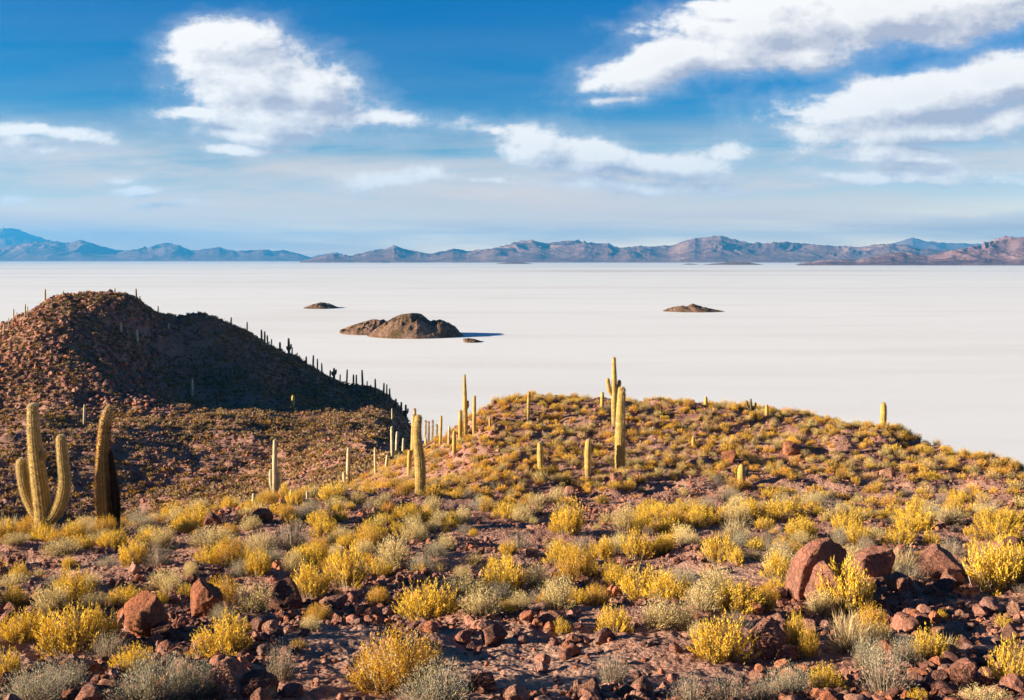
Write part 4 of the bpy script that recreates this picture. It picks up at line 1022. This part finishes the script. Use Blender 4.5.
for px, py, rx, ry, tilt, wt in CL:
    pin = pw
    if acc is not None:      # a vanishing link to the previous lobe keeps the evaluation in order, so it needs little stack
        nd = gb.n('ShaderNodeVectorMath', operation='MULTIPLY_ADD'); gb.l(acc, nd.inputs[0]); nd.inputs[1].default_value = (1e-7,)*3; gb.l(pw, nd.inputs[2]); pin = nd.outputs[0]
    u, v = uv_of(px, py); m = gb.n('ShaderNodeMapping', vector_type='TEXTURE'); gb.l(pin, m.inputs[0])
    m.inputs['Location'].default_value = (float(u)*1000, float(v)*1000, 0); m.inputs['Rotation'].default_value = (0, 0, R(-tilt)); m.inputs['Scale'].default_value = (rx*1.12, ry*1.12, 1)
    ln = gb.n('ShaderNodeVectorMath', operation='LENGTH'); gb.l(m.outputs[0], ln.inputs[0])
    fall = gb.math('MULTIPLY', gb.math('SUBTRACT', 1.0, ln.outputs['Value']), wt)
    acc = fall if acc is None else gb.math('SMOOTH_MAX', acc, fall, .12)
sc_ = gb.vmath('MULTIPLY', p, (.55, 1.0, 1))
n_a = gb.noise(sc_, .030, 7, .62, .25); n_c = gb.noise(p, .11, 4, .6); n_b = gb.noise(gb.vmath('MULTIPLY', p, (.16, 1, 1)), .035, 5, .6, .2)
dd = gb.math('ADD', acc, gb.math('MULTIPLY', gb.math('SUBTRACT', n_a, .52), 1.35))
dd = gb.math('ADD', dd, gb.math('MULTIPLY', gb.math('SUBTRACT', n_b, .5), .5)); dd = gb.math('ADD', dd, gb.math('MULTIPLY', gb.math('SUBTRACT', n_c, .5), .34))
gb.l(dd, go.inputs[0])
def dens_at(vec):
    nd = b.n('ShaderNodeGroup'); nd.node_tree = g; b.l(vec, nd.inputs[0]); return nd.outputs[0]
d0 = dens_at(cmb.outputs[0])
nd = b.n('ShaderNodeVectorMath', operation='MULTIPLY_ADD'); b.l(d0, nd.inputs[0]); nd.inputs[1].default_value = (1e-7,)*3; nd.inputs[2].default_value = (-22, 15, 0)
d1 = dens_at(b.vmath('ADD', cmb.outputs[0], nd.outputs[0]))
alpha = b.smooth(d0, -.02, .40)
front = b.math('GREATER_THAN', sep.outputs[1], .08)
alpha = b.math('MULTIPLY', alpha, b.smooth(elev, .012, .06))
relief = b.math('ADD', b.math('MULTIPLY', b.math('SUBTRACT', d0, d1), 1.3), .58, clamp=True)
thick = b.smooth(d0, .5, 1.3, 0, .12)
lit = b.math('SUBTRACT', relief, thick, clamp=True)
cc = b.mix(lit, (2.75, 2.8, 3.35), (6.1, 5.8, 5.55))
# soft thin veil in bands above the horizon
vn = b.noise(b.vmath('MULTIPLY', cmb.outputs[0], (.10, 1, 1)), .022, 6, .6, .4)
veil = b.math('MULTIPLY', b.smooth(vn, .26, .64), b.ramp(elev, [(0, (.85,)*3), (.05, (.95,)*3), (.08, (.80,)*3), (.107, (.40,)*3), (.14, (.06,)*3), (.26, (.0,)*3), (.6, (.0,)*3)]))
skyc = b.mix(veil, skyc, (6.7, 4.9, 3.75))
thin = b.math('MULTIPLY', b.smooth(d0, -.55, .30), b.smooth(elev, .02, .08, 0, .24))
skyc = b.mix(thin, skyc, (5.2, 5.1, 5.1))
skyc = b.mix(b.math('MULTIPLY', alpha, .97), skyc, cc)
bg = b.n('ShaderNodeBackground'); b.l(skyc, bg.inputs[0]); bg.inputs[1].default_value = SKY
bg0 = b.n('ShaderNodeBackground'); b.l(clear, bg0.inputs[0]); bg0.inputs[1].default_value = SKY
ms = b.n('ShaderNodeMixShader'); b.l(b.math('MULTIPLY', front, b.math('GREATER_THAN', elev, 0)), ms.inputs[0]); b.l(bg0.outputs[0], ms.inputs[1]); b.l(bg.outputs[0], ms.inputs[2])
wo = b.n('ShaderNodeOutputWorld'); b.l(ms.outputs[0], wo.inputs[0])
w.cycles.sampling_method = 'MANUAL'; w.cycles.sample_map_resolution = 512

HX = 47500
hv = np.array([(-HX, -2600, -6), (HX, -2600, -6), (HX, HX, -6), (-HX, HX, -6), (-HX, -2600, 1290), (HX, -2600, 1290), (HX, HX, 1290), (-HX, HX, 1290)], float)
MH, nt = new_mat('haze'); b = N(nt)
pv = b.n('ShaderNodeVolumePrincipled'); pv.inputs['Density'].default_value = 3.6e-5; pv.inputs['Color'].default_value = (.05, .42, .95, 1); pv.inputs['Anisotropy'].default_value = .1
o = b.n('ShaderNodeOutputMaterial'); b.l(pv.outputs[0], o.inputs['Volume'])
link('haze', mesh_tris('haze', hv, [(0, 3, 2, 1), (4, 5, 6, 7), (0, 1, 5, 4), (1, 2, 6, 5), (2, 3, 7, 6), (3, 0, 4, 7)], MH, quads=True), kind='stuff', label='thin blue air over the salt flat')

vs = scene.view_settings; vs.view_transform = 'Standard'; vs.look = 'None'; vs.gamma = 1; vs.use_curve_mapping = False; vs.exposure = 1.66
scene.cycles.use_denoising = True
scene.cycles.max_bounces = 6; scene.cycles.diffuse_bounces = 3; scene.cycles.volume_bounces = 0; scene.cycles.transparent_max_bounces = 4
print('done', time.time()-T0)
